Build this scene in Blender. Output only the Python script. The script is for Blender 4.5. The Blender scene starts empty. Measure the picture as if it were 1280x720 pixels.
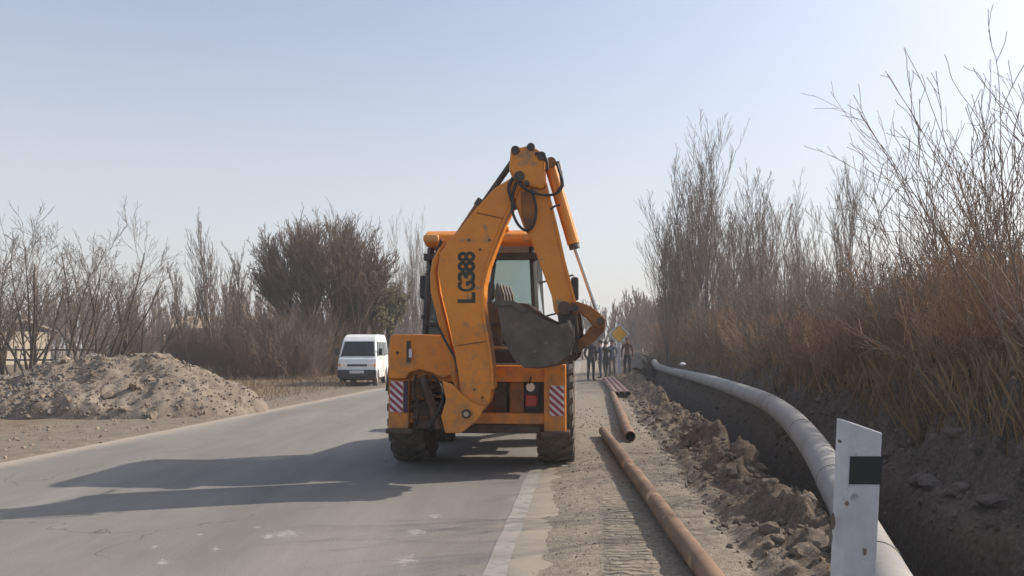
import bpy, bmesh, math, random
import numpy as np
from mathutils import Vector, Matrix, Quaternion

scene = bpy.context.scene
COL = scene.collection

# ------------------------------------------------------------------ camera, world, sun, exposure
F_PX, PITCH, EYE = 1024.0, math.atan(72 / 1024.0), 1.5
cam_d = bpy.data.cameras.new("camera")
cam = bpy.data.objects.new("camera", cam_d)
COL.objects.link(cam)
cam.location = (0, 0, EYE)
cam.rotation_euler = (math.pi / 2 + PITCH, 0, 0)
cam_d.sensor_width = 36
cam_d.lens = 36 * F_PX / 1280
cam_d.clip_start = 0.05
cam_d.clip_end = 6000
scene.camera = cam

SUN_TO = Vector((1.32, 0.50, 1.0)).normalized()
SUN_EL = math.asin(SUN_TO.z)
SUN_AZ = math.atan2(SUN_TO.x, SUN_TO.y)
world = bpy.data.worlds.new("World")
scene.world = world
world.use_nodes = True
wn = world.node_tree
wn.nodes.clear()
sky = wn.nodes.new("ShaderNodeTexSky")
sky.sky_type = 'NISHITA'
sky.sun_disc = False
sky.sun_elevation = SUN_EL
sky.sun_rotation = SUN_AZ
sky.altitude = 300
sky.air_density = 1.0
sky.dust_density = 3.0
sky.ozone_density = 1.0
bg = wn.nodes.new("ShaderNodeBackground")
bg.inputs[1].default_value = 0.15
hs = wn.nodes.new("ShaderNodeHueSaturation")
hs.inputs['Saturation'].default_value = 0.95
wo = wn.nodes.new("ShaderNodeOutputWorld")
wn.links.new(sky.outputs[0], hs.inputs['Color'])
veil = wn.nodes.new("ShaderNodeMixRGB")          # even thin high cloud over the whole sky
wtc = wn.nodes.new("ShaderNodeTexCoord"); wsp = wn.nodes.new("ShaderNodeSeparateXYZ")
wmr = wn.nodes.new("ShaderNodeMapRange"); wmr.interpolation_type = 'SMOOTHSTEP'
wn.links.new(wtc.outputs['Generated'], wsp.inputs[0]); wn.links.new(wsp.outputs[2], wmr.inputs[0])
wmr.inputs[1].default_value = -0.02; wmr.inputs[2].default_value = 0.45
wmr.inputs[3].default_value = 0.80; wmr.inputs[4].default_value = 0.22
wn.links.new(wmr.outputs[0], veil.inputs[0])
veil.inputs[2].default_value = (4.1, 4.02, 4.0, 1)
wn.links.new(hs.outputs[0], veil.inputs[1])
wn.links.new(veil.outputs[0], bg.inputs[0])
wn.links.new(bg.outputs[0], wo.inputs[0])

sun_d = bpy.data.lights.new("sun", 'SUN')
sun = bpy.data.objects.new("sun", sun_d)
COL.objects.link(sun)
sun_d.energy = 4.3
sun_d.angle = math.radians(0.6)
sun_d.color = (1.0, 0.91, 0.79)
sun.rotation_euler = SUN_TO.to_track_quat('Z', 'Y').to_euler()

scene.view_settings.view_transform = 'Standard'
scene.view_settings.look = 'None'
scene.view_settings.exposure = 0.35
scene.view_settings.gamma = 1.0
scene.render.engine = 'CYCLES'
scene.render.resolution_x = 1024
scene.render.resolution_y = 576

# ------------------------------------------------------------------ helpers
def ray(px, py):
    x = (px - 640) / F_PX
    z = (360 - py) / F_PX
    c, s = math.cos(PITCH), math.sin(PITCH)
    return Vector((x, c - z * s, s + z * c))

def at_depth(px, py, Y):
    r = ray(px, py)
    t = Y / r.y
    return Vector((r.x * t, Y, EYE + r.z * t))

def on_ground(px, py, z=0.0):
    r = ray(px, py)
    t = (z - EYE) / r.z
    return Vector((r.x * t, r.y * t, z))

def tag(o, label=None, cat=None, group=None, kind=None):
    if label: o['label'] = label
    if cat: o['category'] = cat
    if group: o['group'] = group
    if kind: o['kind'] = kind
    return o

def empty(name, loc, rz=0.0):
    o = bpy.data.objects.new(name, None)
    o.empty_display_size = 0.3
    COL.objects.link(o)
    o.location = loc
    o.rotation_euler = (0, 0, rz)
    return o

def thing(name, label, cat, loc, rz=0.0, group=None):
    return tag(empty(name, loc, rz), label, cat, group)

KIDS = {}
def link(name, me, parent=None):
    o = bpy.data.objects.new(name, me)
    COL.objects.link(o)
    if parent is not None:
        o.parent = parent
        KIDS.setdefault(parent.name, []).append(o)
    return o

def copy_tree(o, parent=None):
    c = o.copy()
    COL.objects.link(c)
    c.parent = parent
    if parent is not None:
        KIDS.setdefault(parent.name, []).append(c)
    for ch in list(KIDS.get(o.name, [])):
        copy_tree(ch, c)
    return c

class MB:
    """collects geometry for ONE mesh object"""
    def __init__(self):
        self.v, self.f, self.mi = [], [], []
    def add(self, vs, fs, mi=0):
        n = len(self.v)
        self.v.extend([tuple(a) for a in vs])
        self.f.extend([tuple(i + n for i in f) for f in fs])
        self.mi.extend([mi] * len(fs))
        return self
    def box(self, x0, x1, y0, y1, z0, z1, mi=0, M=None):
        vs = [Vector((x, y, z)) for z in (z0, z1) for y in (y0, y1) for x in (x0, x1)]
        if M: vs = [M @ a for a in vs]
        return self.add(vs, [(0, 2, 3, 1), (4, 5, 7, 6), (0, 1, 5, 4), (2, 6, 7, 3), (0, 4, 6, 2), (1, 3, 7, 5)], mi)
    def bar(self, a, b, w, h, mi=0):
        a, b = Vector(a), Vector(b)
        d = (b - a)
        q = d.to_track_quat('Y', 'Z').to_matrix().to_4x4()
        return self.box(-w / 2, w / 2, 0, d.length, -h / 2, h / 2, mi, Matrix.Translation(a) @ q)
    def prism(self, pts, y0, y1, mi=0):
        """pts (x,z) outline, extruded in y"""
        a = sum(pts[i][0] * pts[(i + 1) % len(pts)][1] - pts[(i + 1) % len(pts)][0] * pts[i][1] for i in range(len(pts)))
        if a < 0: pts = pts[::-1]
        n = len(pts)
        vs = [(p[0], y0, p[1]) for p in pts] + [(p[0], y1, p[1]) for p in pts]
        fs = [tuple(range(n)), tuple(range(2 * n - 1, n - 1, -1))]
        fs += [(i, i + n, (i + 1) % n + n, (i + 1) % n) for i in range(n)]
        fs = [fs[0], fs[1]] + [tuple(reversed(f)) for f in fs[2:]][:0] + fs[2:]
        return self.add(vs, fs, mi)
    def prism_x(self, pts, x0, x1, mi=0):
        """pts (y,z) outline, extruded in x"""
        n = len(pts)
        vs = [(x0, p[0], p[1]) for p in pts] + [(x1, p[0], p[1]) for p in pts]
        fs = [tuple(range(n)), tuple(range(2 * n - 1, n - 1, -1))]
        fs += [(i, i + n, (i + 1) % n + n, (i + 1) % n) for i in range(n)]
        return self.add(vs, fs, mi)
    def tube(self, path, rad, n=8, mi=0, cap=True):
        path = [Vector(p) for p in path]
        if not hasattr(rad, '__len__'): rad = [rad] * len(path)
        base = len(self.v)
        prev = None
        for i, p in enumerate(path):
            d = (path[min(i + 1, len(path) - 1)] - path[max(i - 1, 0)])
            if d.length < 1e-9: d = Vector((0, 0, 1))
            d.normalize()
            if prev is None:
                u = d.cross(Vector((0.31, 0.17, 0.93)))
                if u.length < 1e-3: u = d.cross(Vector((1, 0, 0)))
            else:
                u = prev - d * prev.dot(d)
            u.normalize(); prev = u
            w = d.cross(u)
            for k in range(n):
                a = 2 * math.pi * k / n
                q = p + (u * math.cos(a) + w * math.sin(a)) * rad[i]
                self.v.append((q.x, q.y, q.z))
        for i in range(len(path) - 1):
            for k in range(n):
                a = base + i * n + k; b = base + i * n + (k + 1) % n
                self.f.append((a, b, b + n, a + n)); self.mi.append(mi)
        if cap:
            self.f.append(tuple(base + k for k in range(n))[::-1]); self.mi.append(mi)
            e = base + (len(path) - 1) * n
            self.f.append(tuple(e + k for k in range(n))); self.mi.append(mi)
        return self
    def lathe(self, prof, c, axis='x', n=40, mi=0):
        """prof [(along, radius)], revolve about axis through c"""
        base = len(self.v)
        for (a, r) in prof:
            for k in range(n):
                t = 2 * math.pi * k / n
                if axis == 'x': q = (c[0] + a, c[1] + r * math.cos(t), c[2] + r * math.sin(t))
                elif axis == 'z': q = (c[0] + r * math.cos(t), c[1] + r * math.sin(t), c[2] + a)
                else: q = (c[0] + r * math.cos(t), c[1] + a, c[2] + r * math.sin(t))
                self.v.append(q)
        for i in range(len(prof) - 1):
            for k in range(n):
                a = base + i * n + k; b = base + i * n + (k + 1) % n
                self.f.append((a, b, b + n, a + n)); self.mi.append(mi)
        return self
    def mesh(self, name, mats, smooth=False, fix=True):
        me = bpy.data.meshes.new(name)
        me.from_pydata(self.v, [], self.f)
        for m in (mats if isinstance(mats, (list, tuple)) else [mats]): me.materials.append(m)
        if any(self.mi): me.polygons.foreach_set('material_index', self.mi)
        if fix:
            bm = bmesh.new(); bm.from_mesh(me)
            bmesh.ops.recalc_face_normals(bm, faces=bm.faces)
            bm.to_mesh(me); bm.free()
        if smooth: me.polygons.foreach_set('use_smooth', [True] * len(me.polygons))
        me.update()
        return me
    def obj(self, name, mats, parent=None, bevel=0.0, smooth=False, seg=2, fix=True):
        o = link(name, self.mesh(name, mats, smooth, fix), parent)
        if bevel:
            b = o.modifiers.new('bevel', 'BEVEL')
            b.width = bevel; b.segments = seg; b.limit_method = 'ANGLE'; b.angle_limit = math.radians(35)
            b.harden_normals = False
        return o

# value noise -------------------------------------------------------
def _h(ix, iy, s):
    v = np.sin(ix * 127.1 + iy * 311.7 + s * 74.7) * 43758.5453
    return v - np.floor(v)
def vnoise(x, y, s=0):
    x = np.asarray(x, float); y = np.asarray(y, float)
    ix, iy = np.floor(x), np.floor(y)
    fx, fy = x - ix, y - iy
    fx = fx * fx * (3 - 2 * fx); fy = fy * fy * (3 - 2 * fy)
    a = _h(ix, iy, s); b = _h(ix + 1, iy, s); c = _h(ix, iy + 1, s); d = _h(ix + 1, iy + 1, s)
    return (a * (1 - fx) + b * fx) * (1 - fy) + (c * (1 - fx) + d * fx) * fy
def fbm(x, y, s=0, o=4, g=0.5):
    t = 0; a = 1; n = 0
    for i in range(o):
        t = t + a * (vnoise(x * 2 ** i + 13.7 * i, y * 2 ** i - 7.1 * i, s + i) - 0.5); n += a; a *= g
    return t / n * 2
def sstep(a, b, x):
    t = np.clip((x - a) / (b - a), 0, 1)
    return t * t * (3 - 2 * t)

# materials ---------------------------------------------------------
def mat(name, col, rough=0.8, metal=0.0, var=None, vscale=3.0, bump=0.0, bscale=20.0, spec=0.5, fine=None, detail=6, objrand=0.0):
    m = bpy.data.materials.new(name)
    m.use_nodes = True
    nt = m.node_tree; N = nt.nodes; L = nt.links
    b = N['Principled BSDF']
    b.inputs['Roughness'].default_value = rough
    b.inputs['Metallic'].default_value = metal
    b.inputs['Specular IOR Level'].default_value = spec
    b.inputs['Base Color'].default_value = (*col, 1)
    tc = N.new('ShaderNodeTexCoord')
    src = None
    if var:
        n = N.new('ShaderNodeTexNoise'); n.inputs['Scale'].default_value = vscale; n.inputs['Detail'].default_value = detail
        n.inputs['Roughness'].default_value = 0.65
        L.new(tc.outputs['Object'], n.inputs['Vector'])
        r = N.new('ShaderNodeValToRGB')
        r.color_ramp.elements[0].position = 0.36; r.color_ramp.elements[1].position = 0.66
        r.color_ramp.elements[0].color = (*col, 1); r.color_ramp.elements[1].color = (*var, 1)
        L.new(n.outputs['Fac'], r.inputs['Fac'])
        src = r.outputs['Color']
    if fine:
        n2 = N.new('ShaderNodeTexNoise'); n2.inputs['Scale'].default_value = fine[1]; n2.inputs['Detail'].default_value = 3
        L.new(tc.outputs['Object'], n2.inputs['Vector'])
        r2 = N.new('ShaderNodeValToRGB')
        r2.color_ramp.elements[0].position = fine[2]; r2.color_ramp.elements[1].position = fine[2] + 0.1
        r2.color_ramp.elements[0].color = (0, 0, 0, 1); r2.color_ramp.elements[1].color = (1, 1, 1, 1)
        L.new(n2.outputs['Fac'], r2.inputs['Fac'])
        mx = N.new('ShaderNodeMixRGB')
        L.new(r2.outputs['Color'], mx.inputs[0])
        if src: L.new(src, mx.inputs[1])
        else: mx.inputs[1].default_value = (*col, 1)
        mx.inputs[2].default_value = (*fine[0], 1)
        src = mx.outputs[0]
    if objrand:
        oi = N.new('ShaderNodeObjectInfo')
        mr = N.new('ShaderNodeMapRange'); mr.inputs[3].default_value = 1 - objrand; mr.inputs[4].default_value = 1 + objrand
        L.new(oi.outputs['Random'], mr.inputs[0])
        h = N.new('ShaderNodeHueSaturation')
        L.new(mr.outputs[0], h.inputs['Value'])
        if src: L.new(src, h.inputs['Color'])
        else: h.inputs['Color'].default_value = (*col, 1)
        src = h.outputs[0]
    if src: L.new(src, b.inputs['Base Color'])
    if bump:
        n3 = N.new('ShaderNodeTexNoise'); n3.inputs['Scale'].default_value = bscale; n3.inputs['Detail'].default_value = 8
        L.new(tc.outputs['Object'], n3.inputs['Vector'])
        bp = N.new('ShaderNodeBump'); bp.inputs['Strength'].default_value = bump; bp.inputs['Distance'].default_value = 0.02
        L.new(n3.outputs['Fac'], bp.inputs['Height'])
        L.new(bp.outputs[0], b.inputs['Normal'])
    return m

def muddy(m, col, zlo, zhi):
    nt = m.node_tree; N = nt.nodes; L = nt.links; b = N['Principled BSDF']
    src = b.inputs['Base Color'].links[0].from_socket
    tc = N.new('ShaderNodeTexCoord'); sp = N.new('ShaderNodeSeparateXYZ'); L.new(tc.outputs['Object'], sp.inputs[0])
    n = N.new('ShaderNodeTexNoise'); n.inputs['Scale'].default_value = 7; n.inputs['Detail'].default_value = 9; n.inputs['Roughness'].default_value = 0.75
    L.new(tc.outputs['Object'], n.inputs['Vector'])
    a = N.new('ShaderNodeMapRange'); L.new(sp.outputs[2], a.inputs[0]); a.inputs[1].default_value = zlo; a.inputs[2].default_value = zhi; a.inputs[3].default_value = 0.18; a.inputs[4].default_value = -0.07
    s_ = N.new('ShaderNodeMath'); L.new(n.outputs['Fac'], s_.inputs[0]); L.new(a.outputs[0], s_.inputs[1])
    q = N.new('ShaderNodeMapRange'); L.new(s_.outputs[0], q.inputs[0]); q.inputs[1].default_value = 0.53; q.inputs[2].default_value = 0.75; q.inputs[4].default_value = 0.62
    x = N.new('ShaderNodeMixRGB'); L.new(q.outputs[0], x.inputs[0]); L.new(src, x.inputs[1]); x.inputs[2].default_value = (*col, 1)
    L.new(x.outputs[0], b.inputs['Base Color'])
    ro = N.new('ShaderNodeMapRange'); L.new(q.outputs[0], ro.inputs[0]); ro.inputs[3].default_value = b.inputs['Roughness'].default_value; ro.inputs[4].default_value = .95
    L.new(ro.outputs[0], b.inputs['Roughness'])

def glass(name, col, alpha):
    m = bpy.data.materials.new(name); m.use_nodes = True
    nt = m.node_tree; N = nt.nodes; L = nt.links
    N.remove(N['Principled BSDF'])
    g = N.new('ShaderNodeBsdfGlossy'); g.inputs['Roughness'].default_value = 0.05
    g.inputs['Color'].default_value = (0.9, 0.95, 0.95, 1)
    t = N.new('ShaderNodeBsdfTransparent'); t.inputs['Color'].default_value = (*col, 1)
    d = N.new('ShaderNodeBsdfDiffuse'); d.inputs['Color'].default_value = (0.25, 0.29, 0.28, 1)
    m1 = N.new('ShaderNodeMixShader'); m1.inputs[0].default_value = alpha
    m2 = N.new('ShaderNodeMixShader')
    fr = N.new('ShaderNodeFresnel'); fr.inputs[0].default_value = 1.45
    L.new(t.outputs[0], m1.inputs[1]); L.new(d.outputs[0], m1.inputs[2])
    L.new(fr.outputs[0], m2.inputs[0]); L.new(m1.outputs[0], m2.inputs[1]); L.new(g.outputs[0], m2.inputs[2])
    L.new(m2.outputs[0], N['Material Output'].inputs[0])
    return m

M = {}
M['orange'] = mat('orange_paint', (0.72, 0.245, 0.010), 0.40, var=(0.60, 0.195, 0.010), vscale=2.2, bump=0.05, bscale=30, fine=((0.30, 0.17, 0.08), 5, 0.62))
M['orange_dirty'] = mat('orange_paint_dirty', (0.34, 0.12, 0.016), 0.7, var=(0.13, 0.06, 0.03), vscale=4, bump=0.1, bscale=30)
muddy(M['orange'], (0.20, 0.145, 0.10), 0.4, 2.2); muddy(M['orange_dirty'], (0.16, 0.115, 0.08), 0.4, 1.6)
M['cream'] = mat('faded_roof_paint', (0.60, 0.33, 0.10), 0.6, var=(0.5, 0.25, 0.06), vscale=3)
M['black'] = mat('black_paint', (0.018, 0.018, 0.02), 0.5, var=(0.035, 0.03, 0.028), vscale=6)
M['grease'] = mat('greasy_black_steel', (0.03, 0.024, 0.02), 0.5, var=(0.09, 0.05, 0.03), vscale=8, bump=0.3)
M['hose'] = mat('black_rubber_hose', (0.02, 0.02, 0.022), 0.55)
M['bucketsteel'] = mat('worn_bucket_steel', (0.075, 0.062, 0.055), 0.7, metal=0.2, var=(0.13, 0.105, 0.088), vscale=4, bump=0.25, bscale=14, fine=((0.22, 0.15, 0.1), 6, 0.62))
M['chrome'] = mat('chromed_rod', (0.35, 0.35, 0.36), 0.25, metal=0.9)
M['tyre'] = mat('dusty_tyre_rubber', (0.045, 0.042, 0.04), 0.9, var=(0.12, 0.1, 0.085), vscale=4, bump=0.3, bscale=30)
M['rim'] = mat('wheel_rim_paint', (0.5, 0.45, 0.36), 0.6, var=(0.3, 0.22, 0.15), vscale=7)
M['glass'] = glass('green_tinted_cab_glass', (0.60, 0.70, 0.68), 0.16)
M['vanglass'] = glass('dark_van_glass', (0.10, 0.12, 0.14), 0.1)
M['letter'] = mat('dark_lettering', (0.025, 0.03, 0.02), 0.6)
M['white'] = mat('reflective_white', (0.72, 0.66, 0.68), 0.5, var=(0.55, 0.48, 0.5), vscale=12)
M['redstripe'] = mat('reflective_red', (0.30, 0.03, 0.06), 0.45)
M['purple'] = mat('dark_purple_edge', (0.05, 0.025, 0.06), 0.6)
M['seat'] = mat('seat_fabric', (0.11, 0.045, 0.03), 0.9, var=(0.06, 0.03, 0.025), vscale=9)
M['redlens'] = mat('red_lens', (0.35, 0.02, 0.015), 0.25)
M['amber'] = mat('amber_lens', (0.7, 0.25, 0.02), 0.3)
M['lens'] = mat('clear_lens', (0.85, 0.75, 0.68), 0.25)
M['vanwhite'] = mat('white_van_paint', (0.74, 0.76, 0.76), 0.35, var=(0.66, 0.67, 0.66), vscale=2); muddy(M['vanwhite'], (0.35, 0.31, 0.26), .2, 1.0)
M['plastic'] = mat('black_bumper_plastic', (0.03, 0.028, 0.032), 0.6)
M['plate'] = mat('number_plate_white', (0.55, 0.53, 0.55), 0.5)
M['concrete'] = mat('whitewashed_concrete', (0.56, 0.56, 0.58), 0.85, var=(0.44, 0.44, 0.45), vscale=5, bump=0.3, bscale=25, fine=((0.2, 0.19, 0.18), 11, 0.67))
M['blackband'] = mat('black_band_paint', (0.015, 0.017, 0.018), 0.6)
M['signyellow'] = mat('sign_yellow', (0.85, 0.42, 0.01), 0.45)
M['signwhite'] = mat('sign_white', (0.62, 0.62, 0.62), 0.5)
M['rust'] = mat('rusty_pipe', (0.24, 0.145, 0.085), 0.8, var=(0.13, 0.078, 0.05), vscale=2.3, bump=0.15, bscale=40, fine=((0.5, 0.32, 0.2), 5, 0.62))
M['rustdark'] = mat('pipe_inside_rust', (0.05, 0.018, 0.012), 0.9)
M['redpipe'] = mat('red_primed_pipe', (0.17, 0.075, 0.065), 0.7, var=(0.30, 0.18, 0.16), vscale=3)
M['greypipe'] = mat('grey_wrapped_pipe', (0.31, 0.30, 0.285), 0.8, var=(0.22, 0.21, 0.195), vscale=1.6, bump=0.15, bscale=12, fine=((0.2, 0.17, 0.14), 5, 0.66))
M['soil'] = mat('dug_soil', (0.125, 0.095, 0.07), 0.95, var=(0.21, 0.168, 0.128), vscale=6, bump=0.5, bscale=40, objrand=0.15)
M['rubble'] = mat('pale_rubble', (0.20, 0.15, 0.11), 0.95, var=(0.29, 0.23, 0.175), vscale=5, bump=0.5, bscale=40, objrand=0.2)
M['rubblegrey'] = mat('grey_rubble', (0.13, 0.113, 0.1), 0.95, var=(0.24, 0.21, 0.185), vscale=7, bump=0.5, bscale=40, objrand=0.3)
M['bark'] = mat('grey_bark', (0.16, 0.125, 0.10), 0.95, var=(0.15, 0.12, 0.10), vscale=5, bump=0.4)
M['barkdark'] = mat('dark_bark', (0.06, 0.046, 0.038), 0.95, var=(0.09, 0.07, 0.055), vscale=5)
M['barkpale'] = mat('pale_poplar_bark', (0.17, 0.145, 0.12), 0.95, var=(0.12, 0.10, 0.08), vscale=3)
M['twigpale'] = mat('poplar_twigs', (0.24, 0.19, 0.15), 0.95, var=(0.17, 0.135, 0.11), vscale=2)
M['twigred'] = mat('willow_shoots', (0.36, 0.225, 0.13), 0.9, var=(0.24, 0.15, 0.088), vscale=1.5, objrand=0.2)
M['twigbrown'] = mat('brown_twigs', (0.26, 0.185, 0.135), 0.95, var=(0.18, 0.125, 0.092), vscale=1.2, objrand=0.15)
muddy(M['tyre'], (0.19, 0.155, 0.12), -.8, 1.2)
M['twigstraw'] = mat('straw_reeds', (0.34, 0.245, 0.145), 0.9, var=(0.22, 0.15, 0.09), vscale=2, objrand=0.2)
M['olive'] = mat('olive_foliage', (0.12, 0.105, 0.045), 0.9, var=(0.16, 0.135, 0.06), vscale=1.5)
M['drygrass'] = mat('dry_grass', (0.25, 0.17, 0.09), 0.95, var=(0.17, 0.11, 0.06), vscale=2)
M['chalk'] = mat('pale_road_stain', (0.27, 0.26, 0.25), 0.9, var=(0.18, 0.175, 0.168), vscale=18)
M['twigdusk'] = mat('dusky_brown_twigs', (0.18, 0.13, 0.098), 0.95, var=(0.12, 0.088, 0.066), vscale=1.2)
M['deadleaf'] = mat('dark_dead_leaves', (0.10, 0.075, 0.055), 0.9, var=(0.14, 0.11, 0.08), vscale=3)
M['yellowwall'] = mat('pale_yellow_plaster', (0.34, 0.29, 0.22), 0.9, var=(0.28, 0.235, 0.18), vscale=1.0)
M['brownwall'] = mat('mud_brown_wall', (0.15, 0.105, 0.08), 0.95, var=(0.2, 0.145, 0.11), vscale=0.7)
M['slate'] = mat('corrugated_roof', (0.22, 0.19, 0.16), 0.9, var=(0.3, 0.25, 0.2), vscale=1.0)
M['darkwin'] = mat('dark_window', (0.03, 0.03, 0.035), 0.2)
M['plasticbag'] = mat('white_plastic', (0.8, 0.8, 0.8), 0.6)

# ------------------------------------------------------------------ ground shape
def xr(Y): return -0.6 + 0.088 * Y           # white edge line
def xl(Y): return -7.5 + 0.102 * Y           # left road edge
def terrain(X, Y):
    X = np.asarray(X, float); Y = np.asarray(Y, float)
    s = X - xr(Y)
    l = xl(Y) - X                              # metres left of the left edge
    Yc = np.clip(Y, 0, 60)
    z = np.full(np.broadcast(X, Y).shape, -0.05)
    n1 = fbm(X * 0.9, Y * 0.9, 3); n2 = fbm(X * 4, Y * 4, 9); n3 = fbm(X * 13, Y * 13, 21, 3)
    # right shoulder dirt
    edge = 0.14 + 0.2 * n1 + 0.22 * n2 + 0.05 * n3
    sh = sstep(edge - 0.3, edge + 0.4, s)
    z = z + sh * (0.066 + 0.014 * n2 + 0.012 * n3)
    lump = sstep(1.55, 2.2, s) * (1 - sstep(7, 9, s))
    z = z + lump * (0.05 + 0.13 * fbm(X * 1.7, Y * 1.1, 31) + 0.07 * n2 + 0.04 * n3)
    # ruts parallel to the pipe
    rut = np.exp(-((s - 1.75 - 0.1 * n1) / 0.09) ** 2) + np.exp(-((s - 2.02 - .1 * n1) / 0.07) ** 2)
    z = z - 0.045 * rut * sstep(3, 5, Y)
    # spoil bank
    bank = sstep(3.75, 4.75, s + 0.2 * n1) * (1 - 0.62 * sstep(5.6, 7.6, s))
    z = z + bank * (0.70 + 0.0 * sstep(12, 22, Y) + 0.45 * fbm(X * 0.7, Y * 0.7, 41) + 0.42 * (0.5 - np.abs(fbm(X * 1.9, Y * 1.9, 43))) + 0.26 * n2 + 0.14 * n3) * (1 - sstep(60, 90, Y))
    # ragged heaps of thrown soil along the trench lip
    lip = sstep(5.3, 6.4, Y) * np.exp(-((s - 2.18 - 0.02 * Yc - 0.18 * n1) / 0.26) ** 2)
    z = z + lip * np.clip(0.10 + 0.38 * fbm(X * 1.1 + 3, Y * 0.9, 71) + 0.16 * fbm(X * 3, Y * 2.6, 73) + .05 * n3, 0, 1)
    # trench
    st = 2.35 + 0.02 * Yc + 0.22 * fbm(X * 0 + 5, Y * 0.8, 51) + 0.12 * fbm(X * 0 + 8, Y * 3.1, 53) + 0.05 * n3
    sf = 3.7 + 0.012 * Yc + 0.14 * fbm(X * 0 + 1, Y * 0.7, 57)
    tr = sstep(st, st + 0.34, s) * (1 - sstep(sf - 0.5, sf + 0.05, s)) * (1 - sstep(44, 47, Y)) * sstep(0.5, 1.5, Y)
    z = z - tr * (1.35 + 0.35 * n2 + 0.12 * n3)
    # left verge
    le = 0.05 * n1 + 0.05 * n2
    z = z + sstep(le - 0.1, le + 0.35, l) * (0.075 + 0.015 * n2 + 0.008 * n3)
    z = z + sstep(1.0, 6, l) * (0.10 * n1 + 0.05 * n2)
    far = sstep(14, 40, np.abs(X)) + sstep(80, 200, Y)
    z = z + far * 0.3 * fbm(X * 0.03, Y * 0.03, 77)
    return z
def tz(x, y): return float(terrain(np.array([x]), np.array([y]))[0])

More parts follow.
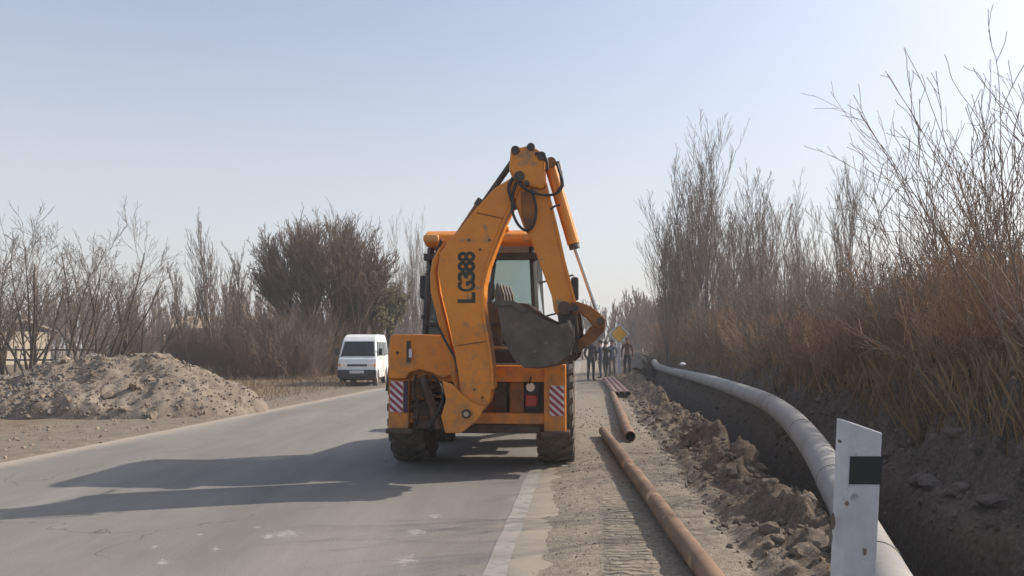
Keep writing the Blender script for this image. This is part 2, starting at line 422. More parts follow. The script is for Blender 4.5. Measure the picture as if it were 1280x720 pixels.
def ground_material():
    m = bpy.data.materials.new('ground_soil'); m.use_nodes = True
    nt = m.node_tree; N = nt.nodes; L = nt.links; b = N['Principled BSDF']
    b.inputs['Roughness'].default_value = 0.97; b.inputs['Specular IOR Level'].default_value = 0.2
    tc = N.new('ShaderNodeTexCoord'); sep = N.new('ShaderNodeSeparateXYZ')
    L.new(tc.outputs['Object'], sep.inputs[0])
    def math_(op, a, b_=None, c=None):
        n = N.new('ShaderNodeMath'); n.operation = op
        for i, v in enumerate((a, b_, c)):
            if v is None: continue
            if hasattr(v, 'is_linked'): L.new(v, n.inputs[i])
            else: n.inputs[i].default_value = v
        return n.outputs[0]
    def noise(sc, det=6, ro=0.6):
        n = N.new('ShaderNodeTexNoise'); n.inputs['Scale'].default_value = sc; n.inputs['Detail'].default_value = det; n.inputs['Roughness'].default_value = ro
        L.new(tc.outputs['Object'], n.inputs['Vector']); return n.outputs['Fac']
    def ramp(fac, stops):
        r = N.new('ShaderNodeValToRGB'); e = r.color_ramp.elements
        e[0].position, e[1].position = stops[0][0], stops[-1][0]
        e[0].color, e[1].color = (*stops[0][1], 1), (*stops[-1][1], 1)
        for p, c in stops[1:-1]:
            k = e.new(p); k.color = (*c, 1)
        L.new(fac, r.inputs[0]); return r.outputs[0]
    def mix(f, a, b_):
        n = N.new('ShaderNodeMixRGB'); L.new(f, n.inputs[0]); L.new(a, n.inputs[1]); L.new(b_, n.inputs[2]); return n.outputs[0]
    def rng(v, a, b_):
        n = N.new('ShaderNodeMapRange'); n.interpolation_type = 'SMOOTHSTEP'; L.new(v, n.inputs[0]); n.inputs[1].default_value = a; n.inputs[2].default_value = b_; return n.outputs[0]
    s = math_('SUBTRACT', sep.outputs[0], math_('MULTIPLY_ADD', sep.outputs[1], 0.088, -0.6))
    l = math_('SUBTRACT', math_('MULTIPLY_ADD', sep.outputs[1], 0.102, -7.5), sep.outputs[0])
    nb, nm, nf = noise(0.7), noise(3.5), noise(22, 8, 0.7)
    warp = math_('MULTIPLY_ADD', nm, 0.7, -0.35)
    shoulder = ramp(nf, [(0.3, (0.16, 0.132, 0.102)), (0.5, (0.25, 0.212, 0.168)), (0.72, (0.36, 0.315, 0.26))])
    dug = ramp(nf, [(0.3, (0.08, 0.060, 0.045)), (0.5, (0.145, 0.112, 0.084)), (0.72, (0.235, 0.19, 0.148))])
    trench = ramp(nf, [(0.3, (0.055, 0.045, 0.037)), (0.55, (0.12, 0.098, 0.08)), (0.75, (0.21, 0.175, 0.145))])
    field = ramp(nm, [(0.3, (0.11, 0.08, 0.052)), (0.5, (0.17, 0.125, 0.08)), (0.7, (0.22, 0.165, 0.11))])
    verge = ramp(nf, [(0.3, (0.145, 0.118, 0.093)), (0.55, (0.21, 0.172, 0.136)), (0.75, (0.29, 0.245, 0.20))])
    c = mix(rng(math_('ADD', s, warp), 1.55, 2.1), shoulder, dug)
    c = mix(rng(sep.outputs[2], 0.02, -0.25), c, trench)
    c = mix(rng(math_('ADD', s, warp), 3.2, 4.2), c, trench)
    c = mix(rng(math_('ADD', s, warp), 6.0, 8.5), c, field)
    verge2 = ramp(nm, [(0.35, (0.13, 0.105, 0.082)), (0.6, (0.26, 0.215, 0.17))])
    half = N.new('ShaderNodeMixRGB'); half.inputs[0].default_value = 0.5; L.new(verge, half.inputs[1]); L.new(verge2, half.inputs[2]); verge = half.outputs[0]
    lw = math_('ADD', l, warp)
    c = mix(rng(lw, -1.0, -0.6), c, verge)
    c = mix(rng(lw, 1.6, 4.0), c, mix(nb, verge, field))
    c = mix(rng(lw, 4.5, 9.0), c, field)
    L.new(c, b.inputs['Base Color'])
    # tyre prints pressed in the shoulder: fine relief
    w = N.new('ShaderNodeTexWave'); w.wave_type = 'BANDS'; w.bands_direction = 'Y'; w.inputs['Scale'].default_value = 3.6; w.inputs['Distortion'].default_value = 4.5; w.inputs['Detail'].default_value = 3; w.inputs['Detail Scale'].default_value = 0.8
    L.new(tc.outputs['Object'], w.inputs['Vector'])
    band = math_('MULTIPLY', rng(math_('ADD', s, math_('MULTIPLY', warp, 0.25)), 0.72, 0.80), rng(math_('ADD', s, math_('MULTIPLY', warp, 0.25)), 1.12, 1.04))
    band = math_('MULTIPLY', band, rng(sep.outputs[1], 8.8, 7.2))
    bw = math_('MULTIPLY', math_('MULTIPLY', w.outputs['Fac'], band), math_('MULTIPLY_ADD', nm, 2.4, -0.4))
    h = math_('ADD', math_('MULTIPLY', bw, 3.0), math_('ADD', math_('MULTIPLY', nf, 0.9), noise(70, 4)))
    bp = N.new('ShaderNodeBump'); bp.inputs['Strength'].default_value = 0.75; bp.inputs['Distance'].default_value = 0.025
    L.new(h, bp.inputs['Height']); L.new(bp.outputs[0], b.inputs['Normal'])
    return m

def build_ground():
    sc = np.concatenate([
        -np.geomspace(480, 30, 12), np.arange(-28, -14, 1.0), np.arange(-14, -9, 0.25), np.arange(-9, -6, 0.1),
        np.arange(-6, 0, 0.5), np.arange(0.0, 5.2, 0.03), np.arange(5.2, 9, 0.12), np.arange(9, 16, 0.7), np.geomspace(17, 480, 14)])
    yc = np.concatenate([np.arange(-40, 1, 4.0), np.arange(1, 2.6, 0.2), np.geomspace(2.7, 48, 440), np.geomspace(49, 600, 40)])
    S, Yg = np.meshgrid(sc, yc)
    # left of the road the grid keeps straight lines, right it follows the road
    X = S + xr(np.clip(Yg, -40, 70))
    Z = terrain(X, Yg)
    ny, nx = S.shape
    co = np.stack([X, Yg, Z], -1).reshape(-1, 3)
    idx = np.arange(ny * nx).reshape(ny, nx)
    q = np.stack([idx[:-1, :-1], idx[:-1, 1:], idx[1:, 1:], idx[1:, :-1]], -1).reshape(-1, 4)
    me = bpy.data.meshes.new('ground')
    me.vertices.add(len(co)); me.vertices.foreach_set('co', co.ravel())
    me.loops.add(q.size); me.loops.foreach_set('vertex_index', q.ravel())
    me.polygons.add(len(q)); me.polygons.foreach_set('loop_start', np.arange(0, q.size, 4)); me.polygons.foreach_set('loop_total', np.full(len(q), 4))
    me.polygons.foreach_set('use_smooth', [True] * len(q))
    me.update(); me.validate()
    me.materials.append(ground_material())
    return tag(link('ground', me), 'bare dusty ground with an open pipe trench and spoil bank beside the road', kind='structure')
GROUND = build_ground()

def road_material():
    m = bpy.data.materials.new('dusty_asphalt'); m.use_nodes = True
    nt = m.node_tree; N = nt.nodes; L = nt.links; b = N['Principled BSDF']
    b.inputs['Roughness'].default_value = 0.85; b.inputs['Specular IOR Level'].default_value = 0.3
    tc = N.new('ShaderNodeTexCoord')
    def noise(sc, det=6, ro=0.6, st=None):
        n = N.new('ShaderNodeTexNoise'); n.inputs['Scale'].default_value = sc; n.inputs['Detail'].default_value = det; n.inputs['Roughness'].default_value = ro
        if st:
            mp = N.new('ShaderNodeMapping'); mp.inputs['Scale'].default_value = st; mp.inputs['Rotation'].default_value = (0, 0, 0.088)
            L.new(tc.outputs['Object'], mp.inputs[0]); L.new(mp.outputs[0], n.inputs['Vector'])
        else: L.new(tc.outputs['Object'], n.inputs['Vector'])
        return n.outputs['Fac']
    def ramp(f, p0, c0, p1, c1):
        r = N.new('ShaderNodeValToRGB'); r.color_ramp.elements[0].position = p0; r.color_ramp.elements[1].position = p1
        r.color_ramp.elements[0].color = (*c0, 1); r.color_ramp.elements[1].color = (*c1, 1); L.new(f, r.inputs[0]); return r.outputs[0]
    def mix(f, a, b_, typ='MIX'):
        n = N.new('ShaderNodeMixRGB'); n.blend_type = typ
        for i, v in enumerate((f, a, b_)):
            if hasattr(v, 'is_linked'): L.new(v, n.inputs[i])
            else: n.inputs[i].default_value = v if i == 0 else (*v, 1)
        return n.outputs[0]
    base = ramp(noise(0.9, 8, 0.7, (1, 0.16, 1)), 0.30, (0.15, 0.143, 0.134), 0.70, (0.24, 0.228, 0.212))
    agg = ramp(noise(90, 4, 0.7), 0.3, (0.72, 0.72, 0.72), 0.7, (1.25, 1.24, 1.2))
    c = mix(1.0, base, agg, 'MULTIPLY')
    patch = ramp(noise(0.45, 3), 0.56, (0, 0, 0), 0.62, (1, 1, 1))
    c = mix(mix(1.0, patch, (0.22, 0.22, 0.22), 'MULTIPLY'), c, (0.24, 0.225, 0.21))
    spots = ramp(noise(2.3, 3, 0.5), 0.735, (0, 0, 0), 0.76, (1, 1, 1))
    c = mix(mix(1.0, spots, (0.6, 0.6, 0.6), 'MULTIPLY'), c, (0.48, 0.47, 0.46))
    vo = N.new('ShaderNodeTexVoronoi'); vo.feature = 'DISTANCE_TO_EDGE'; vo.inputs['Scale'].default_value = 0.33
    wn_ = N.new('ShaderNodeTexNoise'); wn_.inputs['Scale'].default_value = 2.0; wn_.inputs['Detail'].default_value = 6; L.new(tc.outputs['Object'], wn_.inputs['Vector'])
    wm = N.new('ShaderNodeMixRGB'); wm.blend_type = 'ADD'; wm.inputs[0].default_value = 0.9; L.new(tc.outputs['Object'], wm.inputs[1]); L.new(wn_.outputs['Color'], wm.inputs[2]); L.new(wm.outputs[0], vo.inputs['Vector'])
    ck = ramp(vo.outputs['Distance'], 0.0, (0.45, 0.45, 0.45), 0.0035, (1, 1, 1))
    ckm = mix(ramp(noise(0.35, 2), 0.50, (0, 0, 0), 0.56, (1, 1, 1)), (1, 1, 1), ck)
    c = mix(1.0, c, ckm, 'MULTIPLY')
    sep = N.new('ShaderNodeSeparateXYZ'); L.new(tc.outputs['Object'], sep.inputs[0])
    def m_(op, a, b_, c_=None):
        n = N.new('ShaderNodeMath'); n.operation = op
        for i, v in enumerate((a, b_, c_)):
            if v is None: continue
            if hasattr(v, 'is_linked'): L.new(v, n.inputs[i])
            else: n.inputs[i].default_value = v
        return n.outputs[0]
    s = m_('SUBTRACT', sep.outputs[0], m_('MULTIPLY_ADD', sep.outputs[1], 0.088, -0.6))
    wt = m_('MULTIPLY_ADD', m_('SINE', m_('MULTIPLY', s, 3.6), None), 0.06, 0.98)
    wc = N.new('ShaderNodeCombineXYZ')
    for q in range(3): L.new(wt, wc.inputs[q])
    c = mix(1.0, c, wc.outputs[0], 'MULTIPLY')
    l = m_('SUBTRACT', m_('MULTIPLY_ADD', sep.outputs[1], 0.102, -7.5), sep.outputs[0])
    def rng(v, a, b_):
        n = N.new('ShaderNodeMapRange'); n.interpolation_type = 'SMOOTHSTEP'; L.new(v, n.inputs[0]); n.inputs[1].default_value = a; n.inputs[2].default_value = b_; return n.outputs[0]
    nn = noise(3, 6, 0.7)
    # spilled chalky stains on the near lane
    fine_ = noise(16, 5, 0.7)
    tot = None
    for (px, py, w) in ((358, 667, .27), (335, 670, .16), (250, 668, .08), (270, 686, .12), (322, 659, .07), (193, 684, .10), (205, 702, .13), (505, 700, .24), (545, 645, .14), (520, 665, .2)):
        c0 = on_ground(px, py)
        dx = m_('MULTIPLY', m_('SUBTRACT', sep.outputs[0], c0.x), 1.0 / w); dy = m_('MULTIPLY', m_('SUBTRACT', sep.outputs[1], c0.y), 0.75 / w)
        d = m_('SQRT', m_('ADD', m_('MULTIPLY', dx, dx), m_('MULTIPLY', dy, dy)), None)
        k_ = m_('MAXIMUM', m_('SUBTRACT', 1.0, d), 0.0)
        tot = k_ if tot is None else m_('MAXIMUM', tot, k_)
    c = mix(m_('MULTIPLY', rng(m_('ADD', m_('MULTIPLY', tot, 0.5), fine_), 0.78, 1.0), rng(tot, 0.0, 0.15)), c, (0.31, 0.30, 0.285))
    c = mix(rng(m_('MULTIPLY_ADD', nn, 0.9, s), 0.25, 0.8), c, (0.28, 0.24, 0.19))
    c = mix(rng(m_('MULTIPLY_ADD', nn, 0.5, l), -0.1, 0.35), c, (0.33, 0.28, 0.225))
    L.new(c, b.inputs['Base Color'])
    bp = N.new('ShaderNodeBump'); bp.inputs['Strength'].default_value = 0.35; bp.inputs['Distance'].default_value = 0.008
    L.new(noise(120, 3), bp.inputs['Height']); L.new(bp.outputs[0], b.inputs['Normal'])
    return m

def strip(name, f0, f1, ys, z, m, cols=1, label=None, jit=0.0):
    mb = MB(); rg = random.Random(5)
    vs = []
    for y in ys:
        a, b_ = f0(y) + rg.uniform(-jit, jit), f1(y) + rg.uniform(-jit, jit)
        for k in range(cols + 1): vs.append((a + (b_ - a) * k / cols, y, z))
    fs = []
    for i in range(len(ys) - 1):
        for k in range(cols):
            a = i * (cols + 1) + k
            fs.append((a, a + 1, a + cols + 2, a + cols + 1))
    mb.add(vs, fs)
    o = mb.obj(name, m, fix=False)
    return tag(o, label, kind='structure')
ysr = [-40, 0, 5, 10, 20, 30, 45, 60, 90, 140, 220, 400, 590]
strip('road', lambda y: xl(min(y, 70)) - 0.15, lambda y: xr(min(y, 70)) + 1.15, ysr, 0.0, road_material(), 4, 'worn grey two-lane asphalt road with pale dust')
M['edgeline'] = mat('worn_line_paint', (0.24, 0.225, 0.20), 0.85, var=(0.31, 0.29, 0.26), vscale=3, fine=((0.205, 0.192, 0.172), 6, 0.52))
yl = list(np.arange(-10, 60, 0.35))
strip('edge_line', lambda y: xr(y) - 0.075, lambda y: xr(y) + 0.075, yl, 0.004, M['edgeline'], 1, 'worn off-white line painted along the right edge of the road', jit=0.008)

# ------------------------------------------------------------------ clods
def clod_mesh_arrays(rg, sub=1):
    bm = bmesh.new(); bmesh.ops.create_icosphere(bm, subdivisions=sub, radius=1.0)
    vs = np.array([v.co[:] for v in bm.verts]); fs = [tuple(v.index for v in f.verts) for f in bm.faces]; bm.free()
    return vs, fs
ICO_V, ICO_F = clod_mesh_arrays(None, 1)
ICO2_V, ICO2_F = clod_mesh_arrays(None, 2)
def scatter_clods(name, pts, sizes, m, parent=None, seed=1, label=None):
    rg = np.random.default_rng(seed)
    V = []; nv = len(ICO_V)
    for p, s in zip(pts, sizes):
        j = ICO_V * (1 + rg.uniform(-0.35, 0.35, (nv, 1)))
        R = np.array(Quaternion(rg.normal(size=4)).normalized().to_matrix())
        V.append((j * np.array([1, rg.uniform(.6, 1), rg.uniform(.5, .8)]) * s) @ R.T + np.array(p))
    V = np.concatenate(V); F = np.array(ICO_F)
    Fa = (F[None] + (np.arange(len(pts)) * nv)[:, None, None]).reshape(-1, 3)
    me = bpy.data.meshes.new(name); me.from_pydata(V.tolist(), [], Fa.tolist()); me.materials.append(m)
    return tag(link(name, me, parent), label, kind='stuff')
CLODS = []
for k in range(6):
    rg = np.random.default_rng(100 + k)
    n = (rg.uniform(0.72, 1.2, (len(ICO2_V), 1)))
    w = 1 + 0.25 * np.sin(ICO2_V[:, :1] * 3 + k) * np.cos(ICO2_V[:, 1:2] * 4)
    v = ICO2_V * (0.6 * n + 0.4) * w * np.array([1, 0.8, 0.65])
    mb = MB(); mb.add(v.tolist(), ICO2_F); CLODS.append(mb)
def clod_set(name, parent, m, spots, seed, label=None):
    rg = random.Random(seed)
    ms = [c.mesh(name, m, fix=False) for c in CLODS]
    for (x, y, z, s) in spots:
        o = link(name, ms[rg.randrange(6)], parent)
        o.location = (x, y, z); o.scale = (s * rg.uniform(.8, 1.2), s * rg.uniform(.8, 1.2), s * rg.uniform(.7, 1.1))
        o.rotation_euler = (rg.uniform(-.5, .5), rg.uniform(-.5, .5), rg.uniform(0, 6.28))

rg = np.random.default_rng(7)
def clods_along(s0, s1, y0, y1, n, smin, smax, power=2.5, cl=None):
    P, S = [], []
    Yv = y0 * (y1 / y0) ** rg.random(n)
    sv = s0 + (s1 - s0) * rg.random(n)
    X = sv + xr(Yv); Z = terrain(X, Yv)
    ok = Z > -0.35
    sz = smin + (smax - smin) * rg.random(n) ** power
    return np.stack([X, Yv, Z + sz * 0.2], -1)[ok], (sz * np.clip(Yv / 9, 0.6, 1.6))[ok]
p1, s1 = clods_along(1.65, 2.75, 3, 40, 2600, 0.006, 0.04, 3.5)
p3, s3 = clods_along(0.25, 1.8, 3, 20, 2600, 0.003, 0.014, 3)
scatter_clods('loose_soil', np.concatenate([p1, p3]), np.concatenate([s1, s3]), M['soil'], seed=3, label='loose crumbs of brown soil on the near side of the trench')
p2, s2 = clods_along(3.6, 6.5, 3.5, 45, 3000, 0.010, 0.06, 3)
M['soildark'] = mat('damp_dug_soil', (0.09, 0.073, 0.06), 0.95, var=(0.18, 0.148, 0.122), vscale=6, bump=0.5, bscale=40, objrand=0.15)
scatter_clods('loose_soil', p2, s2, M['soildark'], seed=4, label='dark crumbs of soil on the far bank of the trench')
spots = []
for i in range(70):
    y = 4.2 * (30 / 4.2) ** rg.random(); s = rg.uniform(1.85, 2.5) + 0.01 * y; x = s + xr(y)
    zz = tz(x, y)
    if zz > -0.1: spots.append((x, y, zz + 0.02, rg.uniform(0.035, 0.10)))
clod_set('soil_clod', GROUND, M['soil'], spots, 1)
spots = []
for i in range(60):
    y = 4.5 * (26 / 4.5) ** rg.random(); s = rg.uniform(3.8, 5.6); x = s + xr(y)
    zz = tz(x, y)
    if zz > -0.1: spots.append((x, y, zz + 0.02, rg.uniform(0.06, 0.17)))
clod_set('soil_clod', GROUND, M['soildark'], spots, 2)

# ------------------------------------------------------------------ dirt pile on the left
def build_pile():
    root = thing('dirt_pile', 'big pale heap of dug earth and rubble beside the left edge of the road', 'dirt pile', (-9.0, 18.9, 0))
    nx, ny = 190, 110
    xs = np.linspace(-6.6, 3.8, nx); ys = np.linspace(-3.4, 3.6, ny)
    X, Yg = np.meshgrid(xs, ys)
    def hfun(X, Yg):
        def cone(cx, cy, rx, ry, h, p=1.0):
            d = np.sqrt(((X - cx) / rx) ** 2 + ((Yg - cy) / ry) ** 2)
            return h * np.clip(1 - d, 0, 1) ** p
        h = np.maximum.reduce([cone(0.9, 0, 2.72, 2.5, 1.42), cone(0.0, 0.1, 3.0, 2.7, 1.45), cone(-1.0, 0.1, 2.7, 2.6, 1.40),
                               cone(-2.6, -0.4, 3.0, 2.5, 0.85), cone(-4.4, -0.5, 2.6, 2.3, 0.42), cone(-3.4, 1.0, 3.0, 2.2, 0.5)])
        h = np.minimum(h, 1.22 + 0.05 * fbm(X * 1.3, Yg * 1.3, 61))
        wob = fbm(X * 1.1, Yg * 1.1, 63) * 0.16 + fbm(X * 3.3, Yg * 3.3, 65) * 0.12 + fbm(X * 9, Yg * 9, 66) * 0.07
        m_ = sstep(0.0, 0.25, h)
        return h + m_ * wob - 0.30 * (1 - m_)
    Z = hfun(X, Yg)
    co = np.stack([X, Yg, Z], -1).reshape(-1, 3)
    idx = np.arange(nx * ny).reshape(ny, nx)
    q = np.stack([idx[:-1, :-1], idx[:-1, 1:], idx[1:, 1:], idx[1:, :-1]], -1).reshape(-1, 4)
    me = bpy.data.meshes.new('earth_mound'); me.from_pydata(co.tolist(), [], q.tolist())
    me.polygons.foreach_set('use_smooth', [True] * len(me.polygons))
    m = mat('heaped_earth', (0.165, 0.13, 0.10), 0.97, var=(0.25, 0.205, 0.16), vscale=1.4, bump=0.8, bscale=22, fine=((0.13, 0.10, 0.075), 6, 0.54))
    me.materials.append(m)
    link('earth_mound', me, root)
    r = np.random.default_rng(11)
    def pts(n, x0, x1, smin, smax, pw):
        x = r.uniform(x0, x1, n); y = r.uniform(-3.0, 1.0, n); z = hfun(x, y)
        ok = z > 0.03; s = smin + (smax - smin) * r.random(n) ** pw
        return np.stack([x, y, z + s * .2], -1)[ok], s[ok]
    a, b_ = pts(4200, -2.2, 3.2, 0.008, 0.05, 4)
    scatter_clods('rubble', a, b_, M['rubble'], root, 12)
    a, b_ = pts(3600, -6.3, -0.6, 0.012, 0.07, 3)
    scatter_clods('grey_rubble', a, b_, M['rubblegrey'], root, 13)
    for nm, x0, x1, n, mm, sd in (('clod', -2, 2.7, 28, M['rubble'], 3), ('stone', -6, -0.3, 55, M['rubblegrey'], 4)):
        sp = []
        for i in range(n):
            x = r.uniform(x0, x1); y = r.uniform(-2.8, 0.3); z = float(hfun(np.array([x]), np.array([y]))[0])
            if z > 0.05: sp.append((x, y, z, r.uniform(0.06, 0.15)))
        clod_set(nm, root, mm, sp, sd)
build_pile()
# crumbs on the left verge
Yv = 9 * (26 / 9) ** rg.random(900); lv = rg.uniform(0.15, 3.0, 900) ** 1.0; Xv = xl(Yv) - lv
sz = 0.008 + 0.04 * rg.random(900) ** 3
scatter_clods('loose_soil', np.stack([Xv, Yv, terrain(Xv, Yv)], -1), sz, M['rubble'], seed=17, label='small pale crumbs scattered on the left verge below the heap')

# ------------------------------------------------------------------ backhoe loader
HEAD = math.atan(0.088)
BH = Vector((-0.37, 10.85, 0))
RV = Vector((math.cos(HEAD), -math.sin(HEAD), 0)); FV = Vector((math.sin(HEAD), math.cos(HEAD), 0))
def loc(px, py, ly):
    """where the sight line of a measured point meets the machine's plane y=ly -> (x, z) in the machine's frame"""
    r = ray(px, py); o = Vector((0, 0, EYE)) - BH
    t = (ly - o.dot(FV)) / r.dot(FV)
    p = o + r * t
    return (p.dot(RV), p.z)
bh = thing('backhoe_loader', 'orange backhoe loader seen from behind with its digging arm folded up', 'backhoe', BH, -HEAD)

def outl(pts, ly): return [loc(a, b, ly) for a, b in pts]
def P3(px, py, ly):
    a = loc(px, py, ly); return Vector((a[0], ly, a[1]))
BY = -1.55
boom_pts = [(640, 226), (656, 232), (648, 246), (641, 257), (630, 280), (620, 308), (611, 333), (606, 356), (605, 378), (608, 402), (613, 430), (617, 460),
            (617.5, 485), (614, 500), (604, 513), (590, 523), (582, 517), (579, 498), (576, 474), (571, 440), (563, 402), (555, 368), (550, 340), (553, 318), (564, 303), (580, 285), (598, 262), (620, 238)]
o = MB().prism(outl(boom_pts, BY), BY - 0.16, BY + 0.16).obj('boom', M['orange'], bh, 0.018)
boom = o
# raised edge flange of the boom on its right side
fl = MB()
edge = [(641, 259), (630, 282), (620, 309), (611, 334), (606, 357), (605, 378), (608, 402), (613, 430), (617, 460), (617.5, 485)]
for a, b in zip(edge[:-1], edge[1:]): fl.bar(P3(*a, BY), P3(*b, BY), 0.02, 0.37)
# keep the flange slim: it is a plate on the boom's edge
fl = MB()
for a, b in zip(edge[:-1], edge[1:]):
    A, B = P3(*a, BY), P3(*b, BY)
    fl.add([A + Vector((-.012, -.185, 0)), A + Vector((.014, -.185, 0)), A + Vector((.014, .185, 0)), A + Vector((-.012, .185, 0)),
            B + Vector((-.012, -.185, 0)), B + Vector((.014, -.185, 0)), B + Vector((.014, .185, 0)), B + Vector((-.012, .185, 0))],
           [(0, 1, 5, 4), (1, 2, 6, 5), (2, 3, 7, 6), (3, 0, 4, 7)])
fl.obj('edge_flange', M['orange'], boom)
for q in ((571, 432, 613, 426), (596, 266, 634, 274)):
    A, B = P3(q[0], q[1], BY - .163), P3(q[2], q[3], BY - .163)
    MB().tube([A, B], .007, 6).obj('weld_seam', M['orange_dirty'], boom)
for q in ((575, 500), (603, 497), (593, 487), (612, 300), (600, 312), (586, 300)):
    A = P3(*q, BY - .16); MB().tube([A + Vector((0, -.02, 0)), A], .014, 6).obj('bolt', M['grease'], boom)
# lettering on the boom, one mesh per character, reading upwards
cx = 583
def letter(ch, py):
    cu = bpy.data.curves.new('glyph', 'FONT'); cu.body = ch; cu.size = 0.30; cu.extrude = 0.002
    cu.offset = 0.010; cu.align_x = 'CENTER'; cu.align_y = 'CENTER'
    tmp = bpy.data.objects.new('glyph', cu); COL.objects.link(tmp)
    bpy.context.view_layer.update()
    me = bpy.data.meshes.new_from_object(tmp.evaluated_get(bpy.context.evaluated_depsgraph_get()))
    bpy.data.objects.remove(tmp)
    co = np.array([v.co[:] for v in me.vertices])
    mn, mx = co.min(0), co.max(0); ctr = (mn + mx) / 2
    sx, sy = 0.118 / (mx[0] - mn[0]), 0.20 / (mx[1] - mn[1])
    a = P3(cx, py, BY - 0.163)
    for v in me.vertices:
        u, w = (v.co.x - ctr[0]) * sx, (v.co.y - ctr[1]) * sy
        v.co = Vector((a.x - w, BY - 0.163 - v.co.z, a.z + u))
    me.materials.clear(); me.materials.append(M['letter'])
    o = link('lettering', me, boom)
for ch, py in zip("LG388", (372, 358, 345, 333, 321)): letter(ch, py)

# left arm beside the boom (lift cylinder housing)
sa = [(562, 303), (551, 311), (543, 326), (540, 345), (541, 367), (547, 390), (552, 414), (560, 445), (566, 470), (573, 490), (579, 496), (573, 462), (567, 432), (559, 398), (551, 365), (548, 340), (553, 318)]
MB().prism(outl(sa, BY + .16), BY + 0.02, BY + 0.3).obj('cylinder_housing', M['orange'], bh, 0.02)
cy = MB().tube([P3(566, 312, BY - .02), P3(603, 256, BY - .02)], 0.078, 16)
bc = cy.obj('boom_cylinder', M['orange_dirty'], bh, smooth=False)
MB().tube([P3(603, 256, BY - .02), P3(640, 203, BY - .02)], 0.036, 12).obj('piston_rod', M['grease'], bc)
MB().tube([P3(600, 260, BY - .02), P3(605.5, 252, BY - .02)], 0.088, 16).obj('gland', M['grease'], bc)
# swing bracket
sb = [(553, 476), (565, 480), (577, 492), (590, 503), (606, 508), (600, 521), (590, 531), (577, 541), (557, 541), (552, 520), (558, 500)]
for yy in (-.2, .2): MB().prism(outl(sb, BY + yy), BY + yy - 0.035, BY + yy + .035).obj('swing_bracket', M['orange'], bh, 0.012)
a = P3(587, 515, BY)
pv = MB().tube([a + Vector((0, -.27, 0)), a + Vector((0, .27, 0))], 0.05, 16).obj('pivot_pin', M['grease'], bh)
MB().tube([a + Vector((0, -.285, 0)), a + Vector((0, -.271, 0))], 0.028, 12).obj('pin_cap', M['rim'], pv)
# dipper
head = [(640, 192), (646, 187), (652, 189), (660, 187), (664, 184), (669, 189), (677, 194), (683, 201), (682, 214), (683, 232), (679, 240), (664, 237), (650, 229), (638, 218), (639, 203)]
MB().prism(outl(head, BY), BY - .19, BY + .19).obj('dipper_head', M['orange'], bh, 0.02)
dp = [(642, 222), (645, 240), (645, 257), (655, 285), (664, 300), (676, 333), (690, 371), (693, 390), (704, 402), (717, 401), (722, 391), (719, 378), (706, 329), (698, 293), (690, 260), (683, 230), (665, 224)]
dipper = MB().prism(outl(dp, BY), BY - .12, BY + .12).obj('dipper_arm', M['orange'], bh, 0.016)
df = MB()
for a, b in zip([(683, 232), (690, 260), (698, 293), (706, 329), (719, 378)][:-1], [(690, 260), (698, 293), (706, 329), (719, 378)]):
    A, B = P3(*a, BY), P3(*b, BY)
    df.add([A + Vector((-.012, -.15, 0)), A + Vector((.014, -.15, 0)), A + Vector((.014, .15, 0)), A + Vector((-.012, .15, 0)),
            B + Vector((-.012, -.15, 0)), B + Vector((.014, -.15, 0)), B + Vector((.014, .15, 0)), B + Vector((-.012, .15, 0))],
           [(0, 1, 5, 4), (1, 2, 6, 5), (2, 3, 7, 6), (3, 0, 4, 7)])
df.obj('edge_flange', M['orange'], dipper)
for (px, py, r) in ((646, 193, .05), (665, 189, .045), (651, 225, .06), (678, 200, .05), (706, 386, .075), (660, 233, .03)):
    a = P3(px, py, BY)
    MB().tube([a + Vector((0, -.215, 0)), a + Vector((0, .215, 0))], r, 14).obj('pivot_pin', M['grease'], bh)
# stiffener plate on the dipper
sp_ = [(651, 240), (664, 238), (668, 262), (666, 284), (659, 291), (652, 270)]
MB().prism(outl(sp_, BY - .13), BY - .135, BY - .121).obj('stiffener_plate', M['orange_dirty'], dipper, .004)
# bucket cylinder
cyl = MB().tube([P3(689, 210, BY), P3(717, 305, BY)], 0.072, 18).obj('bucket_cylinder', M['orange'], bh)
MB().tube([P3(717, 305, BY), P3(718.5, 311, BY)], 0.062, 18).obj('gland', M['grease'], cyl)
MB().tube([P3(718, 309, BY), P3(748, 395, BY)], 0.022, 12).obj('piston_rod', M['chrome'], cyl)
MB().tube([P3(689, 205, BY) + Vector((0, -.1, 0)), P3(689, 205, BY) + Vector((0, .1, 0))], 0.06, 14).obj('cylinder_eye', M['orange_dirty'], cyl)
MB().tube([P3(697, 202, BY - .1), P3(701, 216, BY - .11), P3(703, 232, BY - .1), P3(697, 240, BY - .08)], 0.022, 8).obj('steel_pipe', M['grease'], cyl, smooth=True)
# links to the bucket
l1 = [(714, 379), (722, 378), (737, 383), (748, 391), (757, 400), (756, 409), (748, 412), (740, 406), (734, 398), (725, 392), (716, 393)]
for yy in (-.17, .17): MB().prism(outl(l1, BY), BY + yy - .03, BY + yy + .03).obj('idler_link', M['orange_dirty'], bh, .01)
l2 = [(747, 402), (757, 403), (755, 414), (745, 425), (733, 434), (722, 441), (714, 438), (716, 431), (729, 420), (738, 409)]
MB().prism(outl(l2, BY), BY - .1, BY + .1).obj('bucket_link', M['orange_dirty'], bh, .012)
for px, py in ((750, 402), (719, 436), (718, 386)):
    a = P3(px, py, BY); MB().tube([a + Vector((0, -.225, 0)), a + Vector((0, .225, 0))], 0.042, 14).obj('pivot_pin', M['grease'], bh)
